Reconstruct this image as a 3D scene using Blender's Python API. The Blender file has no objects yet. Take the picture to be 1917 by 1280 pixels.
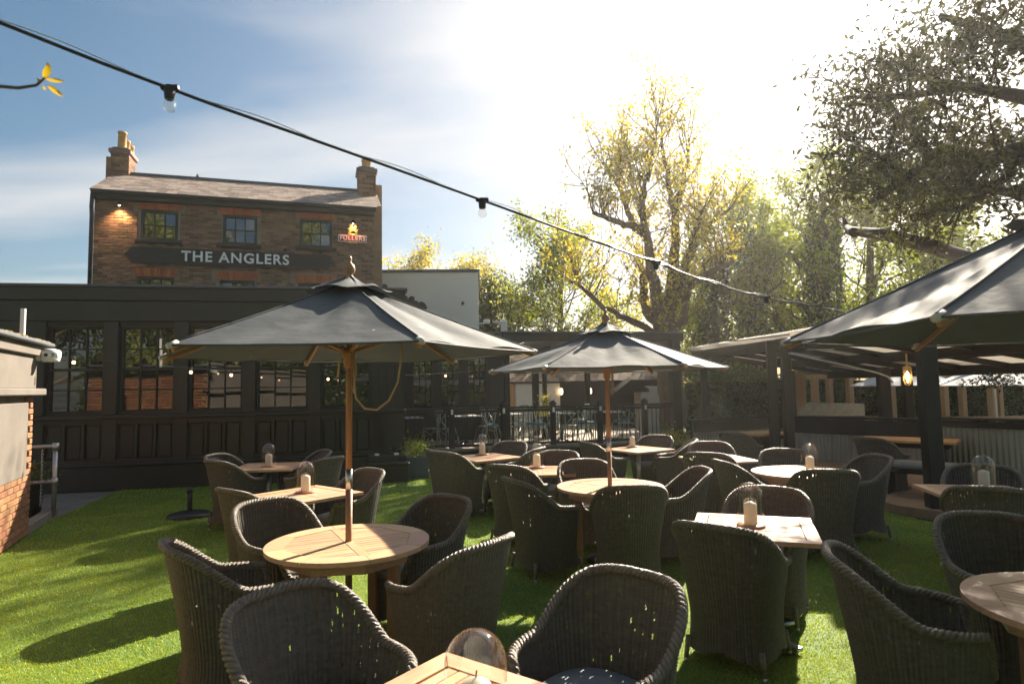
import bpy, math, random
import numpy as np
from mathutils import Vector, Matrix
R = math.radians
random.seed(7)
rng = np.random.default_rng(11)
sc = bpy.context.scene

# ------------------------------------------------------------------ camera
CAM_H, FPX, PX, PY = 1.74, 1170.0, 958.5, 640.0
PITCH, ROLL = R(4.13), R(-0.97)
_F = np.array([0, math.cos(PITCH), math.sin(PITCH)])
_U = np.array([0, -math.sin(PITCH), math.cos(PITCH)])
_X = np.array([1.0, 0, 0])
_X, _U = math.cos(ROLL) * _X + math.sin(ROLL) * _U, -math.sin(ROLL) * _X + math.cos(ROLL) * _U
cam = bpy.data.cameras.new('camera')
cam.sensor_width = 36.0
cam.lens = 36.0 * FPX / 1917.0
cam.clip_start, cam.clip_end = 0.05, 3000
cam.dof.use_dof = True
cam.dof.focus_distance = 6.0
cam.dof.aperture_fstop = 3.5
cam_o = bpy.data.objects.new('camera', cam)
sc.collection.objects.link(cam_o)
_m = Matrix(((_X[0], _U[0], -_F[0]), (_X[1], _U[1], -_F[1]), (_X[2], _U[2], -_F[2])))
cam_o.matrix_world = Matrix.Translation((0, 0, CAM_H)) @ _m.to_4x4()
sc.camera = cam_o

# measuring helpers: where in the place a point of the photograph lies, given its height or its distance
_C = np.array([0, 0, CAM_H])
def ray(x, y): return _F + _X * (x - PX) / FPX - _U * (y - PY) / FPX
def at_z(x, y, z):
    d = ray(x, y); return _C + d * ((z - CAM_H) / d[2])
def at_y(x, y, Y):
    d = ray(x, y); return _C + d * (Y / d[1])

# ------------------------------------------------------------------ sky, sun, exposure
SUN_AZ, SUN_EL = 31.0, 32.0
S = Vector((math.sin(R(SUN_AZ)) * math.cos(R(SUN_EL)), math.cos(R(SUN_AZ)) * math.cos(R(SUN_EL)), math.sin(R(SUN_EL))))
sc.view_settings.view_transform = 'Standard'
sc.view_settings.look = 'None'
sc.view_settings.gamma = 1.0
sc.view_settings.use_curve_mapping = False
sc.view_settings.exposure = 1.95
w = bpy.data.worlds.new('World'); sc.world = w; w.use_nodes = True
nt = w.node_tree; nt.nodes.clear()
def N(t, **k):
    n = nt.nodes.new(t)
    for a, b in k.items(): setattr(n, a, b)
    return n
def ln(a, b): nt.links.new(a, b)
def mth(op, a, b=None, c=None):
    n = N('ShaderNodeMath', operation=op)
    for i, v in enumerate((a, b, c)):
        if v is None: continue
        if isinstance(v, (int, float)): n.inputs[i].default_value = v
        else: ln(v, n.inputs[i])
    return n.outputs[0]
out = N('ShaderNodeOutputWorld'); bg = N('ShaderNodeBackground'); bg.inputs[1].default_value = 0.066
sky = N('ShaderNodeTexSky', sky_type='NISHITA'); sky.sun_disc = False
sky.sun_elevation = R(SUN_EL); sky.sun_rotation = R(SUN_AZ); sky.air_density = 1.0; sky.dust_density = 1.6; sky.ozone_density = 1.2
tc = N('ShaderNodeTexCoord'); sep = N('ShaderNodeSeparateXYZ'); ln(tc.outputs['Generated'], sep.inputs[0])
zz = mth('MAXIMUM', mth('ADD', sep.outputs[2], 0.10), 0.05)
cmb = N('ShaderNodeCombineXYZ')
ln(mth('DIVIDE', sep.outputs[0], zz), cmb.inputs[0]); ln(mth('DIVIDE', sep.outputs[1], zz), cmb.inputs[1])
mp = N('ShaderNodeMapping'); mp.inputs['Scale'].default_value = (0.55, 1.5, 1); mp.inputs['Rotation'].default_value = (0, 0, R(-24)); mp.inputs['Location'].default_value = (3.1, 1.7, 0)
ln(cmb.outputs[0], mp.inputs[0])
n1 = N('ShaderNodeTexNoise'); n1.inputs['Scale'].default_value = 0.9; n1.inputs['Detail'].default_value = 9; n1.inputs['Roughness'].default_value = 0.45; n1.inputs['Distortion'].default_value = 0.35
ln(mp.outputs[0], n1.inputs['Vector'])
cr = N('ShaderNodeValToRGB'); cr.color_ramp.elements[0].position = 0.46; cr.color_ramp.elements[1].position = 0.76
ln(n1.outputs[0], cr.inputs[0])
dt = N('ShaderNodeVectorMath', operation='DOT_PRODUCT'); ln(tc.outputs['Generated'], dt.inputs[0]); dt.inputs[1].default_value = S
dpos = mth('MAXIMUM', dt.outputs['Value'], 0.0)
halo = mth('POWER', dpos, 11.0)                # thin cloud scatters the sun forward: whiter and brighter towards it
core = mth('POWER', dpos, 40.0)
cover = mth('MINIMUM', mth('ADD', mth('MULTIPLY', cr.outputs[0], 0.85), mth('MULTIPLY', halo, 0.95)), 1.0)
bright = mth('ADD', mth('ADD', 3.5, mth('MULTIPLY', halo, 3.5)), mth('MULTIPLY', core, 8.0))
cc = N('ShaderNodeCombineColor'); ln(bright, cc.inputs[0]); ln(mth('MULTIPLY', bright, 0.985), cc.inputs[1]); ln(mth('MULTIPLY', bright, 0.965), cc.inputs[2])
desat = N('ShaderNodeHueSaturation'); desat.inputs['Saturation'].default_value = 1.3; desat.inputs['Hue'].default_value = 0.488; ln(sky.outputs[0], desat.inputs['Color']); desat.inputs['Value'].default_value = 0.45
mx = N('ShaderNodeMix', data_type='RGBA'); ln(cover, mx.inputs[0]); ln(desat.outputs[0], mx.inputs[6]); ln(cc.outputs[0], mx.inputs[7])
ln(mx.outputs[2], bg.inputs[0]); ln(bg.outputs[0], out.inputs[0])
sun = bpy.data.lights.new('sun', 'SUN'); sun.energy = 4.6; sun.angle = R(0.55); sun.color = (1.0, 0.88, 0.70)
sun_o = bpy.data.objects.new('sun', sun); sc.collection.objects.link(sun_o)
sun_o.rotation_euler = S.to_track_quat('Z', 'Y').to_euler(); sun_o.location = S * 60
sc.cycles.use_denoising = True
sc.cycles.max_bounces = 7; sc.cycles.diffuse_bounces = 4; sc.cycles.glossy_bounces = 3; sc.cycles.transparent_max_bounces = 12; sc.cycles.transmission_bounces = 4
sc.cycles.sample_clamp_indirect = 6; sc.cycles.caustics_reflective = False; sc.cycles.caustics_refractive = False

GLARE_HAZE_DENSITY = 0.0010

# ------------------------------------------------------------------ materials
MATS = {}
def mat(name, col, rough=0.6, var=0.0, nscale=6.0, stretch=(1, 1, 1), col2=None, bump=0.0, bscale=60.0, bstretch=(1, 1, 1), metal=0.0,
        spec=0.5, ior=1.5, island=0.0, hue=0.0, trans=0.0, tcol=None, emit=0.0, ecol=None, sheen=0.0):
    m = bpy.data.materials.new(name); m.use_nodes = True; t = m.node_tree
    b = t.nodes['Principled BSDF']; o = t.nodes['Material Output']
    def n(ty, **k):
        q = t.nodes.new(ty)
        for a, v in k.items(): setattr(q, a, v)
        return q
    L = t.links.new
    tc = n('ShaderNodeTexCoord'); mp = n('ShaderNodeMapping'); mp.inputs['Scale'].default_value = stretch
    L(tc.outputs['Object'], mp.inputs[0])
    colout = None
    no = n('ShaderNodeTexNoise'); no.inputs['Scale'].default_value = nscale; no.inputs['Detail'].default_value = 6; no.inputs['Roughness'].default_value = .62
    L(mp.outputs[0], no.inputs['Vector'])
    mixc = n('ShaderNodeMix', data_type='RGBA')
    c2 = col2 if col2 else tuple(max(0, c * (1 - var)) for c in col)
    c1 = col if col2 else tuple(min(1, c * (1 + var)) for c in col)
    mixc.inputs[6].default_value = (*c2, 1); mixc.inputs[7].default_value = (*c1, 1)
    rp = n('ShaderNodeMapRange'); rp.inputs[1].default_value = .3; rp.inputs[2].default_value = .7
    L(no.outputs[0], rp.inputs[0]); L(rp.outputs[0], mixc.inputs[0])
    colout = mixc.outputs[2]
    if island or hue:
        oi = n('ShaderNodeObjectInfo'); ge = n('ShaderNodeNewGeometry')
        ad = n('ShaderNodeMath', operation='ADD'); L(oi.outputs['Random'], ad.inputs[0]); L(ge.outputs['Random Per Island'], ad.inputs[1])
        fr = n('ShaderNodeMath', operation='FRACT'); L(ad.outputs[0], fr.inputs[0])
        hs = n('ShaderNodeHueSaturation')
        mr = n('ShaderNodeMapRange'); mr.inputs[3].default_value = 1 - island; mr.inputs[4].default_value = 1 + island; L(fr.outputs[0], mr.inputs[0])
        L(mr.outputs[0], hs.inputs['Value'])
        m7 = n('ShaderNodeMath', operation='MULTIPLY'); m7.inputs[1].default_value = 7.31; L(fr.outputs[0], m7.inputs[0])
        f2 = n('ShaderNodeMath', operation='FRACT'); L(m7.outputs[0], f2.inputs[0])
        mh = n('ShaderNodeMapRange'); mh.inputs[3].default_value = .5 - hue; mh.inputs[4].default_value = .5 + hue; L(f2.outputs[0], mh.inputs[0])
        L(mh.outputs[0], hs.inputs['Hue']); L(colout, hs.inputs['Color']); colout = hs.outputs[0]
    L(colout, b.inputs['Base Color'])
    b.inputs['Roughness'].default_value = rough; b.inputs['Metallic'].default_value = metal
    b.inputs['Specular IOR Level'].default_value = spec; b.inputs['IOR'].default_value = ior
    if sheen: b.inputs['Sheen Weight'].default_value = sheen
    if emit:
        b.inputs['Emission Color'].default_value = (*(ecol or col), 1); b.inputs['Emission Strength'].default_value = emit
    if bump:
        mp2 = n('ShaderNodeMapping'); mp2.inputs['Scale'].default_value = bstretch; L(tc.outputs['Object'], mp2.inputs[0])
        nb = n('ShaderNodeTexNoise'); nb.inputs['Scale'].default_value = bscale; nb.inputs['Detail'].default_value = 5; L(mp2.outputs[0], nb.inputs['Vector'])
        bu = n('ShaderNodeBump'); bu.inputs['Strength'].default_value = bump; bu.inputs['Distance'].default_value = .02
        L(nb.outputs[0], bu.inputs['Height']); L(bu.outputs[0], b.inputs['Normal'])
    if trans:
        tr = n('ShaderNodeBsdfTranslucent'); ms = n('ShaderNodeMixShader'); ms.inputs[0].default_value = trans
        if tcol:
            mc = n('ShaderNodeMix', data_type='RGBA', blend_type='MULTIPLY'); mc.inputs[0].default_value = 1; mc.inputs[7].default_value = (*tcol, 1)
            L(colout, mc.inputs[6]); L(mc.outputs[2], tr.inputs[0])
        else: L(colout, tr.inputs[0])
        L(b.outputs[0], ms.inputs[1]); L(tr.outputs[0], ms.inputs[2]); L(ms.outputs[0], o.inputs['Surface'])
    MATS[name] = m
    return m
def thin_glass(name, tint=(1, 1, 1), ior=1.5, refl=1.0):
    m = bpy.data.materials.new(name); m.use_nodes = True; t = m.node_tree; t.nodes.clear()
    o = t.nodes.new('ShaderNodeOutputMaterial'); tr = t.nodes.new('ShaderNodeBsdfTransparent'); tr.inputs[0].default_value = (*tint, 1)
    gl = t.nodes.new('ShaderNodeBsdfGlossy'); gl.inputs['Roughness'].default_value = .03
    fr = t.nodes.new('ShaderNodeLayerWeight'); fr.inputs['Blend'].default_value = .5
    pw = t.nodes.new('ShaderNodeMath'); pw.operation = 'POWER'; pw.inputs[1].default_value = 3.5
    mu = t.nodes.new('ShaderNodeMath'); mu.operation = 'MULTIPLY_ADD'; mu.inputs[1].default_value = .55 * refl; mu.inputs[2].default_value = .06 * refl
    ms = t.nodes.new('ShaderNodeMixShader'); t.links.new(fr.outputs['Facing'], pw.inputs[0]); t.links.new(pw.outputs[0], mu.inputs[0]); t.links.new(mu.outputs[0], ms.inputs[0])
    t.links.new(tr.outputs[0], ms.inputs[1]); t.links.new(gl.outputs[0], ms.inputs[2]); t.links.new(ms.outputs[0], o.inputs[0])
    MATS[name] = m; return m
mat('teak', (.68, .42, .26), .40, col2=(.50, .285, .165), nscale=9, stretch=(1, 9, 9), bump=.12, bscale=30, bstretch=(1, 14, 14), island=.16, hue=.012)
mat('teak_x', (.68, .42, .26), .40, col2=(.50, .285, .165), nscale=9, stretch=(9, 1, 9), bump=.12, bscale=30, bstretch=(14, 1, 14), island=.16, hue=.012)
mat('pole_wood', (.38, .20, .10), .45, col2=(.27, .135, .065), nscale=10, stretch=(8, 8, .8), bump=.1)
mat('wicker', (.155, .13, .102), .40, col2=(.082, .068, .054), nscale=25, stretch=(1, 1, 2), bump=.5, bscale=220, bstretch=(.5, .5, 1.6), island=.25, spec=.55)
mat('wicker_rim', (.24, .195, .15), .34, col2=(.095, .075, .058), nscale=40, bump=.5, bscale=260, spec=.6)
mat('cushion', (.24, .245, .25), .9, var=.12, nscale=14, bump=.25, bscale=300)
mat('black_metal', (.012, .012, .013), .4, var=.2)
mat('steel', (.55, .55, .54), .3, var=.1, metal=1.0, nscale=4)
mat('canopy', (.082, .093, .102), .75, col2=(.06, .07, .079), nscale=2.6, bump=.55, bscale=4.5, trans=.05)
mat('canopy_white', (.72, .73, .74), .8, var=.04, bump=.2, bscale=6, trans=.3)
mat('tip', (.5, .46, .42), .6)
mat('cord', (.5, .36, .22), .8, var=.1)
mat('turf', (.13, .24, .03), .75, col2=(.07, .15, .02), nscale=1.3, bump=.6, bscale=160)
mat('blade', (.48, .53, .065), .5, col2=(.24, .33, .04), nscale=1.6, island=.3, hue=.02, trans=.4, tcol=(1.0, 1.0, .65))
mat('earth', (.10, .085, .06), .9, col2=(.05, .07, .025), nscale=.6, bump=.5, bscale=20)
mat('paving', (.30, .25, .20), .85, col2=(.18, .15, .12), nscale=3, bump=.4, bscale=40)
mat('black_paint', (.020, .023, .019), .42, col2=(.013, .015, .013), nscale=2.2, bump=.06, bscale=40, spec=.5)
mat('black_timber', (.020, .018, .017), .5, col2=(.011, .010, .010), nscale=5, stretch=(1, 1, .2), bump=.2, bscale=40, bstretch=(1, 1, .15))
mat('pane', (.012, .014, .013), .015, var=.1, ior=1.75, spec=.7)
mat('pane_house', (.02, .022, .025), .02, var=.2, ior=1.8, spec=.8)
mat('brick', (.34, .205, .125), .88, col2=(.19, .115, .072), nscale=2.3, bump=.5, bscale=55, island=.42, hue=.02)
mat('brick_orange', (.36, .165, .078), .88, col2=(.25, .11, .052), nscale=5, bump=.5, bscale=55, island=.22, hue=.012)
mat('brick_red', (.50, .15, .055), .85, col2=(.38, .10, .04), nscale=5, bump=.3, bscale=55, island=.2, hue=.012)
mat('mortar', (.36, .29, .21), .95, col2=(.24, .19, .14), nscale=4, bump=.4, bscale=90)
mat('slate', (.27, .20, .16), .8, col2=(.17, .13, .11), nscale=3, bump=.35, bscale=35, island=.28, hue=.015)
mat('slate_light', (.40, .31, .25), .85, col2=(.25, .185, .15), nscale=3, bump=.35, bscale=35, island=.42, hue=.015)
mat('lead', (.10, .11, .125), .6, var=.2, nscale=3)
mat('clay_pot', (.55, .33, .12), .8, var=.2, nscale=6)
mat('render_white', (.86, .82, .74), .9, col2=(.78, .73, .65), nscale=.8, bump=.15, bscale=50)
mat('white_paint', (.78, .77, .74), .5, var=.04)
mat('mural', (.05, .055, .055), .9, var=.2)
mat('sign_black', (.010, .011, .013), .6, var=.15)
mat('letter_white', (.93, .92, .90), .5)
mat('sign_red', (.50, .02, .03), .45, var=.08)
mat('gold', (.75, .50, .16), .35, var=.1, metal=.8)
mat('grey_board', (.175, .152, .13), .8, col2=(.12, .103, .088), nscale=1.7, bump=.12, bscale=30)
mat('moss', (.36, .25, .08), .95, col2=(.16, .12, .05), nscale=9, bump=.9, bscale=40)
mat('galvanised', (.52, .51, .49), .38, var=.2, metal=.9, nscale=12)
mat('corrugated', (.38, .385, .37), .42, col2=(.25, .25, .235), nscale=1.6, stretch=(1, 1, .3), metal=.55)
mat('sheet_pale', (.60, .56, .50), .6, var=.08, nscale=1.2, trans=.2)
mat('new_timber', (.60, .36, .17), .65, col2=(.46, .25, .11), nscale=5, stretch=(1, 1, .12), bump=.1)
mat('decking', (.36, .23, .13), .7, col2=(.24, .15, .085), nscale=4, stretch=(.4, 3, 1), bump=.2)
mat('deck_pale', (.40, .33, .26), .8, col2=(.30, .24, .19), nscale=4, bump=.2)
mat('bistro', (.34, .40, .36), .5, var=.12, nscale=6)
mat('teal_pad', (.05, .22, .30), .8, var=.1)
mat('stone_top', (.52, .50, .47), .4, var=.1)
mat('candle', (.82, .74, .60), .55, var=.03, trans=.25)
mat('wick', (.03, .02, .02), .9)
mat('copper', (.42, .21, .12), .4, var=.1)
mat('bulb_lit', (1, .72, .38), .3, emit=2.5, ecol=(1, .60, .26))
mat('bulb_glow', (1, .85, .6), .3, emit=25.0, ecol=(1, .66, .3))
mat('bark', (.17, .125, .085), .9, col2=(.085, .062, .045), nscale=3, stretch=(1, 1, .4), bump=.9, bscale=14, bstretch=(1, 1, .3))
mat('bark_dark', (.05, .04, .034), .9, col2=(.028, .022, .02), nscale=3, bump=.9, bscale=18)
mat('leaf_gold', (.56, .50, .09), .5, col2=(.38, .38, .06), nscale=.6, island=.35, hue=.025, trans=.52, tcol=(1.15, 1.0, .45))
mat('leaf_green', (.31, .36, .06), .5, col2=(.20, .26, .045), nscale=.6, island=.35, hue=.02, trans=.5, tcol=(1.2, 1.15, .5))
mat('leaf_dark', (.085, .11, .035), .45, col2=(.055, .08, .026), nscale=.6, island=.35, hue=.02, trans=.28, tcol=(1.2, 1.2, .5))
mat('leaf_oak', (.085, .092, .032), .55, col2=(.04, .045, .018), nscale=.6, island=.45, hue=.025, trans=.3, tcol=(1.2, 1.1, .6))
mat('leaf_hedge', (.13, .18, .04), .4, col2=(.08, .125, .03), nscale=.9, island=.4, hue=.02, trans=.3, tcol=(1.2, 1.2, .5))
mat('leaf_palm', (.085, .125, .03), .4, col2=(.055, .09, .025), nscale=1, island=.3, hue=.02, trans=.25)
mat('leaf_near', (.42, .33, .02), .5, col2=(.34, .24, .02), nscale=30, trans=.5, tcol=(1.1, 1, .5))
mat('leaf_brown', (.22, .13, .06), .8, var=.2, nscale=30)
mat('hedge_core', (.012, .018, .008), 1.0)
mat('soil', (.05, .035, .025), .95)
def speckle(name, sc_=5.0, col=(.55, .54, .50)):
    t = MATS[name].node_tree; b = t.nodes['Principled BSDF']; src = b.inputs['Base Color'].links[0].from_socket
    tc = t.nodes.new('ShaderNodeTexCoord'); v = t.nodes.new('ShaderNodeTexVoronoi'); v.inputs['Scale'].default_value = sc_; v.inputs['Randomness'].default_value = 1.0
    no = t.nodes.new('ShaderNodeTexNoise'); no.inputs['Scale'].default_value = 60; ad = t.nodes.new('ShaderNodeMixRGB'); ad.inputs[0].default_value = .035
    t.links.new(tc.outputs['Object'], ad.inputs[1]); t.links.new(tc.outputs['Object'], no.inputs['Vector']); t.links.new(no.outputs['Color'], ad.inputs[2]); t.links.new(ad.outputs[0], v.inputs['Vector'])
    l = t.nodes.new('ShaderNodeMath'); l.operation = 'LESS_THAN'; l.inputs[1].default_value = .055; t.links.new(v.outputs['Distance'], l.inputs[0])
    sp = t.nodes.new('ShaderNodeSeparateColor'); t.links.new(v.outputs['Color'], sp.inputs[0]); g = t.nodes.new('ShaderNodeMath'); g.operation = 'GREATER_THAN'; g.inputs[1].default_value = .72; t.links.new(sp.outputs[0], g.inputs[0])
    m = t.nodes.new('ShaderNodeMath'); m.operation = 'MULTIPLY'; t.links.new(l.outputs[0], m.inputs[0]); t.links.new(g.outputs[0], m.inputs[1])
    mx = t.nodes.new('ShaderNodeMix'); mx.data_type = 'RGBA'; t.links.new(m.outputs[0], mx.inputs[0]); t.links.new(src, mx.inputs[6]); mx.inputs[7].default_value = (*col, 1); t.links.new(mx.outputs[2], b.inputs['Base Color'])
speckle('canopy')
thin_glass('dome_glass', (.97, .96, .95), 1.5, 1.3)
thin_glass('bulb_glass', (.98, .95, .9), 1.45, 1.2)

# ------------------------------------------------------------------ mesh helpers
COL = sc.collection
class MB:
    def __init__(s): s.v = []; s.f = []
    def add(s, vs, fs):
        o = len(s.v); s.v += [tuple(map(float, p)) for p in vs]; s.f += [tuple(i + o for i in f) for f in fs]; return s
    def box(s, c, d, rz=0.0, ch=0.0, M=None):
        hx, hy, hz = d[0] / 2, d[1] / 2, d[2] / 2
        if ch <= 0:
            vs = [(x, y, z) for x in (-hx, hx) for y in (-hy, hy) for z in (-hz, hz)]
            fs = [(0, 1, 3, 2), (4, 6, 7, 5), (0, 4, 5, 1), (2, 3, 7, 6), (0, 2, 6, 4), (1, 5, 7, 3)]
        else:
            ch = min(ch, hx * .9, hy * .9, hz * .9)
            vs = []; idx = {}
            for sx in (-1, 1):
                for sy in (-1, 1):
                    for sz in (-1, 1):
                        for ax in range(3):
                            p = [sx * (hx - ch), sy * (hy - ch), sz * (hz - ch)]
                            p[ax] = (sx * hx, sy * hy, sz * hz)[ax]
                            idx[(sx, sy, sz, ax)] = len(vs); vs.append(tuple(p))
            fs = []
            for ax in range(3):
                a1, a2 = (ax + 1) % 3, (ax + 2) % 3
                for sg in (-1, 1):
                    q = []
                    for u, v in ((-1, -1), (1, -1), (1, 1), (-1, 1)):
                        k = [0, 0, 0]; k[ax] = sg; k[a1] = u; k[a2] = v; q.append(idx[(*k, ax)])
                    fs.append(tuple(q) if sg > 0 else tuple(q[::-1]))
            for ax in range(3):            # edges
                a1, a2 = (ax + 1) % 3, (ax + 2) % 3
                for u in (-1, 1):
                    for v in (-1, 1):
                        k0 = [0, 0, 0]; k0[ax] = -1; k0[a1] = u; k0[a2] = v; k1 = list(k0); k1[ax] = 1
                        fs.append((idx[(*k0, a1)], idx[(*k0, a2)], idx[(*k1, a2)], idx[(*k1, a1)]))
            for sx in (-1, 1):
                for sy in (-1, 1):
                    for sz in (-1, 1): fs.append(tuple(idx[(sx, sy, sz, a)] for a in range(3)))
        cz, sn = math.cos(rz), math.sin(rz)
        vs = [(x * cz - y * sn, x * sn + y * cz, z) for x, y, z in vs]
        if M is not None: vs = [tuple(M @ Vector(p)) for p in vs]
        return s.add([(x + c[0], y + c[1], z + c[2]) for x, y, z in vs], fs)
    def bar(s, a, b, wd, ht, ch=0.0):                # rectangular bar between two points
        a, b = Vector(a), Vector(b); d = b - a; L = d.length
        q = d.to_track_quat('Y', 'Z').to_matrix()
        return s.box((a + b) / 2, (wd, L, ht), 0, ch, q)
    def tube(s, pts, rad, n=8, cap=True, closed=False):
        P = np.asarray(pts, float); k = len(P)
        rad = np.full(k, rad) if np.isscalar(rad) else np.asarray(rad, float)
        if closed: T = np.roll(P, -1, 0) - np.roll(P, 1, 0)
        else: T = np.gradient(P, axis=0)
        T /= np.linalg.norm(T, axis=1)[:, None] + 1e-12
        ref = np.array([0, 0, 1.0]) if abs(T[0][2]) < .9 else np.array([1.0, 0, 0])
        nrm = np.cross(T[0], ref); nrm /= np.linalg.norm(nrm); vs = []
        a = np.arange(n) * 2 * math.pi / n
        for i in range(k):
            nrm = nrm - T[i] * (nrm @ T[i]); nrm /= np.linalg.norm(nrm) + 1e-12; bn = np.cross(T[i], nrm)
            vs.append(P[i] + rad[i] * (np.cos(a)[:, None] * nrm + np.sin(a)[:, None] * bn))
        V = np.concatenate(vs); fs = []
        for i in range(k if closed else k - 1):
            j = (i + 1) % k
            for m in range(n): fs.append((i * n + m, i * n + (m + 1) % n, j * n + (m + 1) % n, j * n + m))
        if cap and not closed: fs += [tuple(range(n))[::-1], tuple((k - 1) * n + m for m in range(n))]
        return s.add(V, fs)
    def lathe(s, prof, n=24, c=(0, 0, 0)):
        vs = []; fs = []
        for r, z in prof:
            for m in range(n):
                a = 2 * math.pi * m / n; vs.append((c[0] + r * math.cos(a), c[1] + r * math.sin(a), c[2] + z))
        for i in range(len(prof) - 1):
            for m in range(n): fs.append((i * n + m, i * n + (m + 1) % n, (i + 1) * n + (m + 1) % n, (i + 1) * n + m))
        return s.add(vs, fs)
    def prism(s, poly, z0, z1):
        k = len(poly)
        vs = [(x, y, z0) for x, y in poly] + [(x, y, z1) for x, y in poly]
        fs = [tuple(range(k))[::-1], tuple(range(k, 2 * k))] + [(i, (i + 1) % k, k + (i + 1) % k, k + i) for i in range(k)]
        return s.add(vs, fs)
    def mesh(s, name='mesh', smooth=False):
        me = bpy.data.meshes.new(name); me.from_pydata(s.v, [], s.f); me.update()
        if smooth: me.polygons.foreach_set('use_smooth', np.ones(len(me.polygons), bool))
        return me
def link(name, me, m, parent=None, **props):
    o = bpy.data.objects.new(name, me)
    if me is not None and m is not None and len(me.materials) == 0: me.materials.append(MATS[m])
    COL.objects.link(o)
    if parent is not None: o.parent = parent
    for k, v in props.items(): o[k] = v
    return o
def part(name, mb, m, parent, smooth=False, **props):
    return link(name, mb.mesh(name, smooth) if isinstance(mb, MB) else mb, m, parent, **props)
def thing(name, label, cat, loc=(0, 0, 0), rz=0.0, group=None):
    o = bpy.data.objects.new(name, None); COL.objects.link(o); o.empty_display_size = .1
    o.location = tuple(map(float, loc)); o.rotation_euler = (0, 0, rz); o['label'] = label; o['category'] = cat
    if group: o['group'] = group
    return o
def tag(o, label, cat, group=None):
    o['label'] = label; o['category'] = cat
    if group: o['group'] = group
    return o
KIDS = {}
def copy_tree(o, parent=None):
    c = o.copy(); COL.objects.link(c)
    if parent is not None: c.parent = parent
    for ch in [q for q in o.children]: copy_tree(ch, c)
    return c
def dup(root, loc, rz, label, group=None):
    c = copy_tree(root); c.location = tuple(map(float, loc)); c.rotation_euler = (0, 0, rz); c['label'] = label
    if group: c['group'] = group
    return c
def grid_mesh(name, V, nu, nv, wrap=False, keep=None, smooth=True):
    me = bpy.data.meshes.new(name)
    i = np.arange(nu if wrap else nu - 1); j = np.arange(nv - 1)
    I, J = np.meshgrid(i, j, indexing='ij'); I = I.ravel(); J = J.ravel(); I2 = (I + 1) % nu
    F = np.stack([I * nv + J, I2 * nv + J, I2 * nv + J + 1, I * nv + J + 1], 1)
    if keep is not None: F = F[keep(I, J)]
    quads(me, V, F, smooth); return me
def quads(me, V, F, smooth=False):
    k = F.shape[1]
    me.vertices.add(len(V)); me.vertices.foreach_set('co', np.ascontiguousarray(V, dtype=np.float32).ravel())
    me.loops.add(F.size); me.loops.foreach_set('vertex_index', np.ascontiguousarray(F, dtype=np.int32).ravel())
    me.polygons.add(len(F)); me.polygons.foreach_set('loop_start', np.arange(0, F.size, k, dtype=np.int32))
    if smooth: me.polygons.foreach_set('use_smooth', np.ones(len(F), bool))
    me.update(calc_edges=True); me.validate()
def rand_dirs(n, up=0.0):
    d = rng.normal(size=(n, 3)); d[:, 2] += up; return d / (np.linalg.norm(d, axis=1)[:, None] + 1e-9)
def leaf_mesh(name, P, size, aspect=.55, dirs=None, curl=.25, up=.2, var=.35):
    """one small folded leaf (two quads share a midrib) at every point of P"""
    n = len(P); s = size * (1 + var * rng.uniform(-1, 1, n))[:, None]
    d = rand_dirs(n, up) if dirs is None else dirs
    r = rand_dirs(n); b = np.cross(d, r); b /= np.linalg.norm(b, axis=1)[:, None] + 1e-9; nn = np.cross(d, b)
    hw = s * aspect / 2
    a0 = P; a2 = P + d * s; mid = P + d * s * .48
    l = mid + b * hw + nn * s * curl * .5; rr = mid - b * hw + nn * s * curl * .5
    V = np.stack([a0, l, a2, rr], 1).reshape(-1, 3)
    k = np.arange(n)[:, None] * 4
    F = np.concatenate([k + np.array([[0, 1, 2]]), k + np.array([[0, 2, 3]])], 0)
    me = bpy.data.meshes.new(name); quads(me, V, F); return me
def smooth(t): 
    t = np.clip(t, 0, 1); return t * t * (3 - 2 * t)

# ------------------------------------------------------------------ ground
def sheet(name, poly, z, m):
    mb = MB(); mb.add([(x, y, z) for x, y in poly], [tuple(range(len(poly)))])
    o = part(name, mb, m, None); o['kind'] = 'structure'; return o
sheet('ground', [(-70, -35), (70, -35), (70, 75), (-70, 75)], -.03, 'earth')
A0 = np.array([-2.83, 12.31]); AD = np.array([math.cos(R(10.8)), math.sin(R(10.8))]); AN = np.array([-AD[1], AD[0]])
WP = np.array([-6.064, 7.904]); WD = np.array([-.41, .91]) / math.hypot(.41, .91); WN = np.array([WD[1], -WD[0]])   # outbuilding wall line
lawn_poly = [tuple(WP + WD * -9), tuple(WP + WD * .9), tuple(A0 + AD * -4.4 + AN * -.02), tuple(A0 + AD * .8), (-1.2, 15.0), (6.4, 14.6), (4.95, 8.35), (5.4, 7.0), (7.5, -3), (-2.2, -3)]
sheet('lawn', lawn_poly, 0.0, 'turf')
sheet('path', [tuple(WP + WD * .15 + WN * -.0), tuple(WP + WD * .9 + WN * .02), tuple(A0 + AD * -4.45), tuple(A0 + AD * -7.5), tuple(WP + WD * .15 + WN * -4)], -.012, 'paving')
def in_poly(P, poly):
    x, y = P[:, 0], P[:, 1]; ins = np.zeros(len(P), bool); k = len(poly)
    for i in range(k):
        x0, y0 = poly[i]; x1, y1 = poly[(i + 1) % k]
        c = ((y0 > y) != (y1 > y)) & (x < (x1 - x0) * (y - y0) / (y1 - y0 + 1e-12) + x0); ins ^= c
    return ins
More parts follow.
